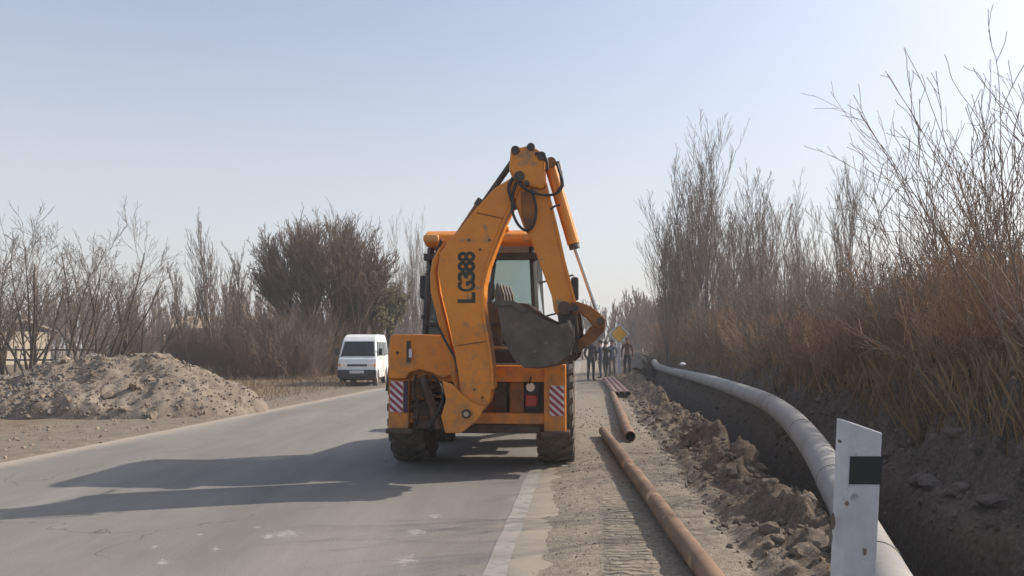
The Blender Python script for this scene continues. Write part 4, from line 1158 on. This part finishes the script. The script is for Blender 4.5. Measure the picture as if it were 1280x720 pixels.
# ------------------------------------------------------------------ people
def person(loc_, rz, label, jacket, trousers, hair, pose='stand', seed=0, h=1.74, cap=None):
    rg_ = random.Random(seed)
    root = thing('person', label, 'person', loc_, rz, 'people standing by the road works')
    st = .12 if pose == 'walk' else .0
    V, E, R = [], [], []
    def j(p, r, par=None):
        V.append(Vector(p)); R.append(r); k = len(V) - 1
        if par is not None: E.append((par, k))
        return k
    pel = j((0, 0, .93), .155)
    wa = j((0, -.01, 1.08), .135, pel); ch = j((0, -.0, 1.28), .165, wa); up = j((0, 0, 1.42), .13, ch)
    nk = j((0, .01, 1.50), .07, up); h0 = j((0, .02, 1.57), .075, nk); h1 = j((0, .03, 1.65), .098, h0); h2 = j((0, .015, 1.72), .07, h1)
    nose = j((0, .125, 1.635), .016, h1)
    for sg in (-1, 1):
        ear = j((sg * .095, .015, 1.64), .018, h1)
        hp = j((sg * .10, 0, .88), .105, pel)
        kn = j((sg * .115, sg * st + .02, .50), .068, hp)
        an = j((sg * .125, sg * st * 2 - .03, .10), .048, kn)
        he = j((sg * .125, sg * st * 2 - .03, .045), .05, an)
        to = j((sg * .14, sg * st * 2 + .15, .04), .038, he)
        sh = j((sg * .195, 0, 1.40), .075, up)
        if pose == 'pockets':
            el = j((sg * .265, -.07, 1.13), .058, sh); wr = j((sg * .225, .05, .95), .04, el); hd = j((sg * .19, .11, .90), .042, wr)
            dirf = Vector((-sg * .3, .3, -.9))
        elif pose == 'reach' and sg > 0:
            el = j((sg * .30, .16, 1.18), .055, sh); wr = j((sg * .24, .40, 1.2), .038, el); hd = j((sg * .22, .47, 1.2), .035, wr)
            dirf = Vector((0, 1, -.1))
        else:
            el = j((sg * .26, -.02 - sg * st * .6, 1.12), .052, sh); wr = j((sg * .27, .05 - sg * st, .88), .036, el); hd = j((sg * .265, .07 - sg * st, .80), .034, wr)
            dirf = Vector((0, .25, -1))
        dirf.normalize()
        side = Vector((0, 1, .2)) if pose != 'reach' else Vector((0, .0, 1))
        base_ = V[hd]
        for q in range(4):
            off = side * (.024 * (q - 1.5))
            ln = (.07, .085, .08, .06)[q]
            f1 = j(base_ + off + dirf * .045, .0095, hd); f2 = j(base_ + off + dirf * (.045 + ln * .6) + Vector((-sg * .01, 0, 0)), .0085, f1)
            f3 = j(base_ + off + dirf * (.045 + ln) + Vector((-sg * .028, 0, 0)), .007, f2)
        t1 = j(base_ + side * .045 + dirf * .01, .011, hd); t2 = j(base_ + side * .06 + dirf * .05, .009, t1)
    k = h / 1.78
    me = bpy.data.meshes.new('body'); me.from_pydata([v * k for v in V], E, [])
    tmp = bpy.data.objects.new('body_tmp', me); COL.objects.link(tmp)
    sm = tmp.modifiers.new('s', 'SKIN'); sm.use_smooth_shade = True; sm.branch_smoothing = 0.4
    for i, sv in enumerate(me.skin_vertices[0].data):
        sv.radius = (R[i] * k, R[i] * k * (.72 if i in (1, 2, 3) else 1)); sv.use_root = (i == 0)
    sb_ = tmp.modifiers.new('u', 'SUBSURF'); sb_.levels = 1; sb_.render_levels = 1
    bpy.context.view_layer.update()
    ev = bpy.data.meshes.new_from_object(tmp.evaluated_get(bpy.context.evaluated_depsgraph_get()))
    bpy.data.objects.remove(tmp)
    ev.name = 'body'; ev.materials.clear()
    skin = M.setdefault('skin', mat('skin', (0.30, 0.16, 0.10), 0.6)); shoe = M['black']
    for m_ in (jacket, trousers, skin, shoe): ev.materials.append(m_)
    for p in ev.polygons:
        c = p.center / k
        i = 0
        if c.z < .09: i = 3
        elif c.z < .93 and abs(c.x) < .22 and not (c.z > .83 and abs(c.x) > .215): i = 1
        if c.z > 1.50: i = 2
        if c.z < .85 and abs(c.x) > .225: i = 2
        p.material_index = i
    link('body', ev, root)
    hm = MB()
    hv = [(a * np.array([.108, .115, .085])) for a in ICO2_V]
    hm.add([(x * k, (y + .0) * k, (z + 1.705) * k) for x, y, z in hv], ICO2_F)
    hm.obj('cap' if cap else 'hair', cap or hair, root, smooth=True)
    em = MB()
    for sg in (-1, 1): em.add([(x * .012 * k + sg * .035 * k, y * .01 * k + .112 * k, z * .01 * k + 1.66 * k) for x, y, z in ICO_V], ICO_F)
    em.obj('eyes', M['black'], root)
    return root
J = {n: mat('cloth_' + n, c, 0.9, var=tuple(v * .7 for v in c), vscale=14) for n, c in dict(
    black=(.03, .03, .035), navy=(.035, .045, .085), bluegrey=(.14, .17, .22), maroon=(.12, .04, .035), jeans=(.06, .075, .11), dark=(.025, .023, .025), grey=(.12, .12, .12)).items()}
hairm = mat('black_hair', (.02, .016, .014), .7)
def px_person(px, Y, *a, **k):
    x = at_depth(px, 450, Y).x; z = max(tz(x, Y), 0.0)
    return person((x, Y, z), *a, **k)
px_person(738.5, 35, math.radians(200), 'man in black jacket and trousers standing leftmost on the road edge', J['black'], J['dark'], hairm, 'pockets', 1, 1.8)
px_person(750.5, 37.5, math.radians(80), 'man in navy jacket and jeans turned towards the man in black', J['navy'], J['jeans'], hairm, 'reach', 2, 1.74)
px_person(757, 38.6, math.radians(20), 'person in dark coat and cap between the navy and the blue-grey jackets', J['dark'], J['black'], hairm, 'walk', 3, 1.70, J['black'])
px_person(765, 40.2, math.radians(150), 'person in blue-grey jacket and grey trousers just left of the sign post', J['bluegrey'], J['grey'], hairm, 'pockets', 4, 1.76)
px_person(784, 40.5, math.radians(170), 'man in maroon jacket and black trousers right of the sign post', J['maroon'], J['dark'], hairm, 'stand', 5, 1.82, J['maroon'])

# ------------------------------------------------------------------ trees
def branch(out, rg, p, d, L_, r, lvl, P):
    n = P['seg'][lvl]
    pts = [p.copy()]; rad = [r]
    end = P['tip'][lvl]
    d = d.copy()
    wnd, up = P['wander'][lvl], P['up'][lvl]
    for i in range(n):
        d += Vector((rg.gauss(0, wnd), rg.gauss(0, wnd), rg.gauss(0, wnd) + up)); d.normalize()
        p = p + d * (L_ / n)
        pts.append(p.copy()); rad.append(max(r * (1 - (1 - end) * (i + 1) / n), P['minr']))
    out.append((lvl, pts, rad))
    if lvl < P['max']:
        for k in range(P['n'][lvl]):
            t = P['t0'][lvl] + (1 - P['t0'][lvl]) * ((k + rg.random()) / P['n'][lvl])
            f = t * n; i = min(int(f), n - 1); q = pts[i].lerp(pts[i + 1], f - i)
            dd = (pts[i + 1] - pts[i]).normalized()
            ax = dd.cross(Vector((rg.gauss(0, 1), rg.gauss(0, 1), rg.gauss(0, 1)))).normalized()
            nd = Quaternion(ax, P['ang'][lvl] * rg.uniform(.6, 1.3)) @ dd
            ll = L_ * P['lr'][lvl] * rg.uniform(.7, 1.25) * (1.0 - P['fall'][lvl] * t)
            rr = max((rad[i] * (1 - (f - i)) + rad[i + 1] * (f - i)) * P['rr'][lvl], P['minr'])
            branch(out, rg, q, nd, ll, rr, lvl + 1, P)

def make_tree(name, label, cat, seed, P, stems, bark, twig, loc_, group=None, leaves=None, rz=0.0, scale=1.0):
    rg = random.Random(seed)
    root = thing(name, label, cat, loc_, rz, group)
    root.scale = (scale,) * 3
    out = []
    for (p, d, L_, r) in stems: branch(out, rg, Vector(p), Vector(d).normalized(), L_, r, 0, P)
    tr, cr = MB(), MB()
    for lvl, pts, rad in out:
        if lvl == 0: tr.tube(pts, rad, 7, cap=False)
        else: cr.tube(pts, rad, 4 if lvl == 1 else 3, cap=False)
    tr.obj('trunk', bark, root, smooth=True, fix=False)
    cr.obj('crown', twig, root, fix=False)
    if leaves:
        lm = MB(); n, size, mm, fmin = leaves
        tips = [(pts, rad) for lvl, pts, rad in out if lvl >= P['max'] - 1]
        for _ in range(n):
            pts, _r = rg.choice(tips); i = rg.randrange(len(pts) - 1); c = pts[i].lerp(pts[i + 1], rg.random())
            c = c + Vector((rg.gauss(0, .06), rg.gauss(0, .06), rg.gauss(0, .06)))
            a = Vector((rg.gauss(0, 1), rg.gauss(0, 1), rg.gauss(0, 1))).normalized(); b = a.orthogonal().normalized()
            s_ = size * rg.uniform(.5, 1.3)
            lm.add([c - a * s_, c + b * s_ * .5, c + a * s_, c - b * s_ * .5], [(0, 1, 2, 3)])
        lm.obj('foliage', mm, root, fix=False)
    return root
def stems_fan(n, spread, L_, r, rg, base=.25, lean=(0, 0)):
    return [((rg.gauss(0, base), rg.gauss(0, base), -.15), (rg.gauss(0, spread) + lean[0], rg.gauss(0, spread) + lean[1], 1), L_ * rg.uniform(.75, 1.1), r * rg.uniform(.7, 1.1)) for _ in range(n)]
P_pop = dict(max=3, seg=[9, 6, 4, 2], tip=[.15, .25, .4, .5], wander=[.03, .035, .04, .05], up=[.05, .10, .10, .08], n=[15, 6, 3], t0=[.12, .15, .2], ang=[.34, .30, .32], lr=[.42, .48, .5], fall=[.45, .3, .3], rr=[.5, .6, .6], minr=.008)
P_spr = dict(max=3, seg=[8, 6, 5, 3], tip=[.25, .25, .4, .5], wander=[.04, .06, .08, .1], up=[.02, .08, .05, .04], n=[9, 5, 4], t0=[.25, .2, .2], ang=[.6, .6, .6], lr=[.5, .5, .5], fall=[.4, .3, .3], rr=[.55, .55, .6], minr=.006)
P_round = dict(max=4, seg=[5, 6, 5, 4, 2], tip=[.5, .3, .35, .45, .5], wander=[.05, .1, .12, .12, .12], up=[.02, .06, .05, .04, .04], n=[12, 9, 7, 4], t0=[.25, .25, .15, .15], ang=[.75, .55, .55, .55], lr=[.9, .5, .5, .5], fall=[.35, .3, .3, .3], rr=[.5, .55, .6, .6], minr=.012)
P_shrub = dict(max=2, seg=[6, 4, 2], tip=[.2, .3, .4], wander=[.085, .13, .15], up=[.0, .06, .06], n=[9, 4], t0=[.15, .1], ang=[.45, .5], lr=[.4, .4], fall=[.3, .3], rr=[.6, .7], minr=.0045)

rr_ = random.Random(3)
def gz(x, y): return tz(x, y) - .05
# right: poplar-like tall bare trees
defs = [(832, 236, 36, 'leftmost tall bare tree behind the trench, leaning left'), (856, 208, 37, 'tall thin bare tree second from the left behind the trench'),
        (882, 196, 36, 'tallest bare tree of the left half of the row behind the trench'), (912, 214, 38, 'bare upright tree right of the tallest of its cluster'),
        (945, 232, 35, 'shorter bare tree in the middle of the row behind the trench'), (985, 245, 34, 'low bare tree just left of the lone tall one'),
        (1050, 182, 30, 'lone tall narrow bare tree right of the cluster')]
def poplar_mesh(seed, H=10.0, nst=5, spread=.11):
    rg = random.Random(seed)
    return make_tree('bare_tree', 'bare tree', 'tree', seed, P_pop, stems_fan(nst, spread, H, .075, rg, .25), M['barkpale'], M['twigpale'], (0, 0, 0), 'row of tall bare trees behind the trench')
protos = [poplar_mesh(21), poplar_mesh(22, nst=6, spread=.15), poplar_mesh(23, nst=4, spread=.08)]
used = set()
def place(proto, x, y, s, rz, label, group=None, key=None):
    if proto.name not in used:
        used.add(proto.name); o = proto
    else: o = copy_tree(proto)
    o.location = (x, y, gz(x, y)); o.rotation_euler = (0, 0, rz)
    o.scale = (s, s, s) if not isinstance(s, tuple) else s
    o['label'] = label
    if group: o['group'] = group
    return o
for i, (px, py, Y, lab) in enumerate(defs):
    p = at_depth(px, py, Y)
    s = (p.z) / 12.8
    w = 1.0 if i != 6 else .8
    place(protos[(i * 2) % 3 if i != 6 else 2], p.x, Y, (s * 1.15 * w, s * 1.15 * w, s), i * 1.3, lab)
fill = [(842, 270, 44), (868, 250, 46), (897, 245, 47), (930, 262, 44), (960, 270, 43), (1005, 300, 38), (1020, 310, 30), (1085, 340, 33)]
for i, (px, py, Y) in enumerate(fill):
    p = at_depth(px, py, Y); s = p.z / 12.8
    place(protos[i % 3], p.x, Y, (s * 1.3, s * 1.3, s), i * 2.1 + .5, ('leftmost', 'second from the left', 'third from the left', 'fourth from the left', 'fourth from the right', 'third from the right', 'second from the right', 'rightmost')[i] + ' of the bare trees half hidden behind the tall ones', 'second row of bare trees behind the trench')
# right: brown willow shrubs on the bank
def shrub_proto(seed, H, n, sp, twig):
    rg = random.Random(seed)
    return make_tree('willow_shrub', 'shrub', 'shrub', seed, P_shrub, stems_fan(n, sp, H, .009, rg, .55), twig, twig, (0, 0, 0))
sh_protos = [shrub_proto(31, 1.8, 80, .34, M['twigred']), shrub_proto(32, 2.1, 70, .30, M['twigbrown']), shrub_proto(33, 1.6, 90, .40, M['twigred']), shrub_proto(34, 2.4, 60, .22, M['twigbrown']), shrub_proto(37, 1.5, 55, .5, M['twigstraw']), shrub_proto(38, 1.9, 45, .42, M['bark'])]
tall_protos = [shrub_proto(35, 2.9, 34, .2, M['twigbrown']), shrub_proto(36, 3.3, 30, .18, M['twigpale'])]
rg2 = random.Random(77)
cnt = 0
for row, (s0, n_) in enumerate(((5.15, 14), (5.9, 16), (7.2, 13), (9.2, 11), (12.5, 8))):
    for k in range(n_):
        f = (k + rg2.uniform(.2, .8)) / n_
        Y = 6.6 * (62 / 6.6) ** f
        x = xr(Y) + s0 + rg2.uniform(-.5, .6) + Y * .015 + max(0, 13 - Y) * .13
        sc = rg2.uniform(.6, 1.08) * (.86 + row * .10) * (1 if Y < 25 else 1.15)
        place(sh_protos[rg2.choice((0, 1, 2, 4, 5, 0, 2)) if row == 0 else rg2.choice((0, 1, 2, 3, 4, 5))], x, Y, sc, rg2.uniform(0, 6.28), 'leafless brown willow shrub in the thicket on the far bank of the trench', 'willow thicket behind the trench'); cnt += 1
for k in range(34):
    Y = 9.5 * (60 / 9.5) ** ((k + .5) / 34); x = xr(Y) + 7.2 + rg2.uniform(-1.2, 4.5) + Y * .02
    place(tall_protos[k % 2], x, Y, rg2.uniform(.7, 1.1), rg2.uniform(0, 6.28), 'tall grey-brown leafless shrub sticking up out of the rust-brown thicket', 'tall shrubs rising out of the willow thicket')
# right: long willow shoots rising at the frame edge
P_wil = dict(max=2, seg=[9, 6, 3], tip=[.12, .25, .4], wander=[.045, .08, .1], up=[-.002, .05, .05], n=[9, 3], t0=[.2, .2], ang=[.42, .5], lr=[.32, .4], fall=[.35, .3], rr=[.45, .6], minr=.0035)
wl = [(1250, 9.6, 3.3, 'nearest tall willow with long arching shoots at the right edge', (-.16, 0)), (1190, 12.5, 4.2, 'willow with long bare shoots fanning left above the thicket', (-.2, 0)),
      (1125, 15.5, 3.5, 'willow with sparse shoots between the lone tall tree and the nearest willow', (-.12, 0)), (1290, 12.0, 5.3, 'tallest willow cut by the right edge of the view', (-.1, 0)),
      (1225, 17, 4.8, 'dark forked willow behind the two nearest willows', (-.05, 0)), (1330, 8.2, 3.9, 'willow mostly beyond the right edge reaching in from the side', (-.24, 0))]
for i, (px, Y, H, lab, ln) in enumerate(wl):
    rg = random.Random(60 + i); x = at_depth(px, 432, Y).x
    make_tree('willow_tree', lab, 'tree', 60 + i, P_wil, stems_fan(7, .17, H * .9, .017, rg, .3, ln), M['twigbrown'], M['twigbrown'], (x, Y, gz(x, Y)), 'tall willows on the right')
# dry grass along the bank
def grass(name, label, n, fn, h, m, seed):
    rg = random.Random(seed); mb = MB()
    for _ in range(n):
        x, y = fn(rg); 
        mb.v  # blade
        z = 0
        hh = h * rg.uniform(.4, 1.2); a = rg.uniform(0, 6.28); lx_, ly_ = math.cos(a) * .006, math.sin(a) * .006
        dx, dy = rg.gauss(0, .25) * hh, rg.gauss(0, .25) * hh
        mb.add([(x - lx_, y - ly_, -999), (x + lx_, y + ly_, -999), (x + dx * .5, y + dy * .5, hh * .6), (x + dx, y + dy, hh)], [(0, 1, 2), (0, 2, 3)])
    V = np.array(mb.v); base = V[0::4, :2]; Z = terrain(base[:, 0], base[:, 1]) - .03
    for k in range(4): V[k::4, 2] = np.where(V[k::4, 2] < -900, 0, V[k::4, 2]) + Z
    me = bpy.data.meshes.new(name); me.from_pydata(V.tolist(), [], mb.f); me.materials.append(m)
    return tag(link(name, me), label, 'grass', kind='stuff')
def bankpt(rg):
    Y = 6 * (50 / 6) ** rg.random(); return xr(Y) + 4.35 + abs(rg.gauss(0, 2.2)) , Y
grass('dry_grass', 'dry brown grass and reeds along the top of the trench bank', 15000, bankpt, .55, M['drygrass'], 5)
def leftpt(rg):
    Y = rg.uniform(21, 48); return xl(Y) - 1.2 - abs(rg.gauss(0, 9)), Y
grass('dry_grass', 'low dry grass behind the earth heap on the left', 16000, leftpt, .28, M['drygrass'], 6)

# left trees
rg = random.Random(9)
lt = [(45, 300, 30, 6, 'bare forked tree furthest left but one, rising behind the heap', .26, (0, 0)), (-10, 320, 31, 6, 'bare bushy tree cut by the left edge', .3, (0, 0)),
      (96, 292, 31, 5, 'bare tree with long stems leaning right above the heap', .16, (.25, 0)), (128, 300, 33, 5, 'slender bare tree leaning right left of the low wall', .14, (.3, 0)),
      (15, 335, 36, 6, 'low dense bare tree behind the forked one', .3, (0, 0)), (178, 350, 36, 5, 'small bare tree in front of the long brown wall', .2, (.05, 0))]
for i, (px, py, Y, nst, lab, sp, ln) in enumerate(lt):
    p = at_depth(px, py, Y); r_ = random.Random(80 + i)
    make_tree('bare_tree', lab, 'tree', 80 + i, P_spr, stems_fan(nst, sp, p.z * .9, .07, r_, .25, ln), M['barkdark'], M['bark'], (p.x, Y, gz(p.x, Y)), 'bare trees on the left')
for i, (px, py, Y, lab) in enumerate([(276, 300, 44, 'taller thin bare tree behind the right end of the heap'), (300, 335, 42, 'thin bare tree between the tall one and the big round tree'), (245, 345, 46, 'low bare tree above the long brown wall')]):
    p = at_depth(px, py, Y); r_ = random.Random(90 + i)
    make_tree('bare_tree', lab, 'tree', 90 + i, P_pop, stems_fan(3, .08, p.z * .92, .08, r_, .3), M['bark'], M['bark'], (p.x, Y, gz(p.x, Y)), 'bare trees on the left')
def dome_tree(name, label, seed, x, Y, top, rx, rz_, cz, nl, bark, twig, P, leaves, group=None):
    rg = random.Random(seed)
    root = thing(name, label, 'tree', (x, Y, gz(x, Y)), 0, group)
    out = []; tr = MB(); cr = MB()
    base = [Vector((dx, rg.uniform(-.4, .4), -.2)) for dx in (-rx * .3, -rx * .1, rx * .12, rx * .33)]
    tops = []
    for b in base:
        e = Vector((b.x * 1.7, b.y * 2, cz))
        pts = [b.lerp(e, t / 6) + Vector((rg.gauss(0, .05), rg.gauss(0, .05), 0)) for t in range(7)]
        tr.tube(pts, [.15 - .013 * k for k in range(7)], 8, cap=False); tops.append(pts)
    for k in range(nl):
        z_ = 1 - 1.25 * rg.random(); a = rg.uniform(0, 6.283); q = math.sqrt(max(0, 1 - z_ * z_)); f = rg.uniform(.72, 1.02) * (1 + .06 * math.sin(a * 5 + z_ * 4))
        tip = Vector((rx * q * math.cos(a) * f, rx * .9 * q * math.sin(a) * f, cz + rz_ * z_ * f))
        src = min(tops, key=lambda t: abs(t[3].x - tip.x * .5) + rg.random() * .8)
        st = src[3 + rg.randrange(4)]
        d = tip - st
        start = d.normalized() * .8 + Vector((0, 0, .1))
        branch(out, rg, st, start, d.length * .93, .055, 1, P)
    for lvl, pts, rad in out: cr.tube(pts, rad, 4 if lvl == 1 else 3, cap=False)
    tr.obj('trunk', bark, root, smooth=True, fix=False); cr.obj('crown', twig, root, fix=False)
    if leaves:
        lm = MB(); n, size, mm = leaves
        tips = [pts for lvl, pts, rad in out if lvl >= P['max'] - 1]
        for _ in range(n):
            pts = rg.choice(tips); i = rg.randrange(len(pts) - 1); c = pts[i].lerp(pts[i + 1], rg.random()) + Vector((rg.gauss(0, .05), rg.gauss(0, .05), rg.gauss(0, .05)))
            a = Vector((rg.gauss(0, 1), rg.gauss(0, 1), rg.gauss(0, 1))).normalized(); b = a.orthogonal().normalized(); s_ = size * rg.uniform(.5, 1.3)
            lm.add([c - a * s_, c + b * s_ * .5, c + a * s_, c - b * s_ * .5], [(0, 1, 2, 3)])
        lm.obj('foliage', mm, root, fix=False)
    return root
P_dome = dict(max=3, seg=[1, 7, 4, 3], tip=[.3, .22, .35, .5], wander=[0, .05, .09, .1], up=[0, .015, .13, .1], n=[0, 11, 5], t0=[0, .3, .15], ang=[0, .5, .5], lr=[0, .24, .5], fall=[0, .25, .3], rr=[0, .5, .6], minr=.009)
dome_tree('round_tree', 'big round-crowned dark tree with dense bare twigs left of the digger', 101, at_depth(404, 300, 40).x, 40, 0, 3.85, 3.3, 4.7, 360, M['barkdark'], M['twigdusk'], P_dome, (4500, .045, M['deadleaf']))
dome_tree('olive_tree', 'rounded olive-green tree standing behind the white van', 102, at_depth(463, 300, 42).x, 42, 0, 2.0, 2.6, 3.2, 110, M['barkdark'], M['barkdark'], P_dome, (30000, .06, M['olive']))
# brown shrubs below the big tree
bs = [shrub_proto(41, 3.1, 80, .2, M['twigbrown']), shrub_proto(42, 2.7, 80, .25, M['twigbrown'])]
k = 0
for px, Y in ((228, 40), (322, 36.5), (338, 39), (352, 37), (368, 38.5), (385, 37.5), (400, 40), (414, 41), (300, 40), (286, 38), (318, 42), (345, 43), (375, 43.5), (500, 46), (488, 48), (262, 41), (150, 37), (440, 42)):
    x = at_depth(px, 432, Y).x
    place(bs[k % 2], x, Y, rg.uniform(.8, 1.15) * (1.0 if 300 < px < 430 else .75), rg.uniform(0, 6), 'brown leafless shrub in the thicket on the left behind the verge', 'brown shrubs behind the left verge'); k += 1
# far slender trees between the big tree and the digger
for i, (px, py, Y) in enumerate([(505, 318, 62), (517, 306, 64), (529, 312, 62), (540, 330, 60)]):
    p = at_depth(px, py, Y); s = p.z / 10.6
    place(protos[i % 3], p.x, Y, (s * .8, s * .8, s), i * 1.7, ('leftmost', 'second from the left', 'second from the right', 'rightmost')[i] + ' of four pale slender trees between the round tree and the cab', 'slender trees beside the cab')
# far tree belt
P_far = dict(P_pop); P_far['minr'] = .03; P_far['n'] = [10, 5, 3]
fp = [make_tree('far_tree', 'tree', 'tree', 111 + i, P_far, stems_fan(7, .2 + .05 * i, 6.2, .1, random.Random(111 + i), .8), M['twigbrown'], M['twigbrown'], (0, 0, 0)) for i in range(3)]
for i in range(70):
    f = i / 69
    px = -60 + f * 960 if i % 7 else rg.uniform(740, 840)
    Y = rg.uniform(85, 125)
    x = at_depth(px, 432, Y).x
    if abs(x - (xr(70) - 3)) < 5: x += 10 if px > 700 else -10
    place(fp[i % 3], x, Y, rg.uniform(.7, 1.15), rg.uniform(0, 6), 'leafless tree in the distant belt on the horizon', 'distant belt of leafless trees')

# ------------------------------------------------------------------ far buildings and walls, left
def brick_wall(name, label, x0, x1, y, h, m, cap):
    root = thing(name, label, 'wall', ((x0 + x1) / 2, y, gz((x0 + x1) / 2, y)))
    w = (x1 - x0) / 2
    n = max(2, int((x1 - x0) / 3))
    for k in range(n):
        a = -w + 2 * w * k / n; b = -w + 2 * w * (k + 1) / n
        MB().box(a + .16, b - .16, -.1, .1, 0, h).obj('wall_panel', m, root, .01)
    for k in range(n + 1):
        a = -w + 2 * w * k / n
        MB().box(a - .155, a + .155, -.16, .16, 0, h + .05).obj('pillar', m, root, .01)
    MB().box(-w - .2, w + .2, -.2, .2, h + .055, h + .15).obj('coping', cap, root, .01)
a, b = at_depth(205, 418, 62), at_depth(430, 418, 62)
brick_wall('long_wall', 'long low mud-brown wall behind the right half of the heap', a.x, b.x, 62, a.z + .1, M['brownwall'], M['brownwall'])
a, b = at_depth(142, 421, 58), at_depth(203, 421, 58)
brick_wall('short_wall', 'short tan wall rising just above the left half of the heap', a.x, b.x, 58, a.z, mat('tan_brick', (.26, .2, .145), .95, var=(.2, .15, .11), vscale=1), M['slate'])
a, b = at_depth(-190, 424, 60), at_depth(64, 424, 69)
def house(name, label, x0, x1, y, h, rh, depth, wall, roof, nw):
    root = thing(name, label, 'building', ((x0 + x1) / 2, y, gz((x0 + x1) / 2, y)))
    w = (x1 - x0) / 2
    MB().box(-w, w, 0, depth, 0, h).obj('wall', wall, root, .01)
    r = MB().prism_x([(-.5, h - .02), (-.5, h + .1), (depth / 2, h + rh), (depth + .5, h + .1), (depth + .5, h - .02), (depth / 2, h + rh - .15)], -w - .4, w + .4).obj('roof', roof, root)
    for k in range(nw):
        cx_ = -w + 2 * w * (k + .5) / nw
        f = MB()
        for (p0, p1, q0, q1) in ((-.6, .6, .9, .98), (-.6, .6, 2.02, 2.1), (-.6, -.52, .98, 2.02), (.52, .6, .98, 2.02), (-.03, .03, .98, 2.02)):
            f.box(cx_ + p0, cx_ + p1, -.06, -.003, q0, q1)
        wdw = f.obj('window', M['white'], root)
        MB().box(cx_ - .52, cx_ + .52, -.02, -.004, .98, 2.02).obj('pane', M['darkwin'], wdw)
    return root
house('farm_house', 'low pale yellow building half hidden behind bare trees at the far left', a.x, b.x, 60, 2.6, 1.0, 9, M['yellowwall'], M['slate'], 4)
a, b = at_depth(196, 410, 95), at_depth(322, 410, 95)
house('far_house', 'distant tan house with a pitched roof showing above the long wall', a.x, b.x, 95, 3.5, 1.6, 8, M['yellowwall'], mat('tan_roof', (.36, .27, .16), .9, var=(.3, .22, .14), vscale=1), 4)
# low timber fence in front of the yellow building
def fence():
    Y = 45; a, b = at_depth(-30, 440, Y), at_depth(120, 440, Y)
    root = thing('rail_fence', 'low dark rail fence in front of the pale yellow building', 'fence', (a.x, Y, gz(a.x, Y)))
    L_ = b.x - a.x
    for k in range(7): MB().box(L_ * k / 6 - .05, L_ * k / 6 + .05, -.05, .05, 0, 1.5).obj('post', M['barkdark'], root)
    for z in (.7, 1.25): MB().box(0, L_, -.09, -.053, z, z + .1).obj('rail', M['barkdark'], root)
fence()

# ------------------------------------------------------------------ small things by the trench
def bag():
    p = at_depth(853, 455, 27)
    x, y = p.x, p.y; z = tz(x, y)
    rg = np.random.default_rng(5)
    v = ICO2_V * (1 + rg.uniform(-.3, .3, (len(ICO2_V), 1))) * np.array([.10, .08, .06])
    o = MB().add(v.tolist(), ICO2_F).obj('plastic_bag', M['plasticbag'], None)
    o.location = (x, y, max(z, p.z - .05) + .05)
    tag(o, 'crumpled white plastic bag on the bank beyond the grey pipe', 'bag')
bag()
p = at_depth(822, 452, 41)
r_ = random.Random(4)
make_tree('root_clump', 'dark tangled clump of roots on the bank at the far end of the grey pipe', 'shrub', 121, dict(P_shrub, minr=.02, up=[-.12, -.05, 0], wander=[.25, .2, .2]), stems_fan(60, .8, .9, .03, r_, .25), M['barkdark'], M['barkdark'], (p.x, 41, gz(p.x, 41) ))

# ------------------------------------------------------------------ light haze over the whole place
def haze():
    o = MB().box(-620, 680, -60, 660, -3.0, 16.0).obj('haze', M['black'], None)
    m = bpy.data.materials.new('haze_air'); m.use_nodes = True
    nt = m.node_tree; nt.nodes.remove(nt.nodes['Principled BSDF'])
    v = nt.nodes.new('ShaderNodeVolumePrincipled')
    v.inputs['Color'].default_value = (0.86, 0.88, 0.92, 1); v.inputs['Density'].default_value = 0.0018; v.inputs['Anisotropy'].default_value = 0.2
    nt.links.new(v.outputs[0], nt.nodes['Material Output'].inputs['Volume'])
    o.data.materials.clear(); o.data.materials.append(m)
    tag(o, 'thin pale haze in the air over the road and fields', kind='stuff')
haze()
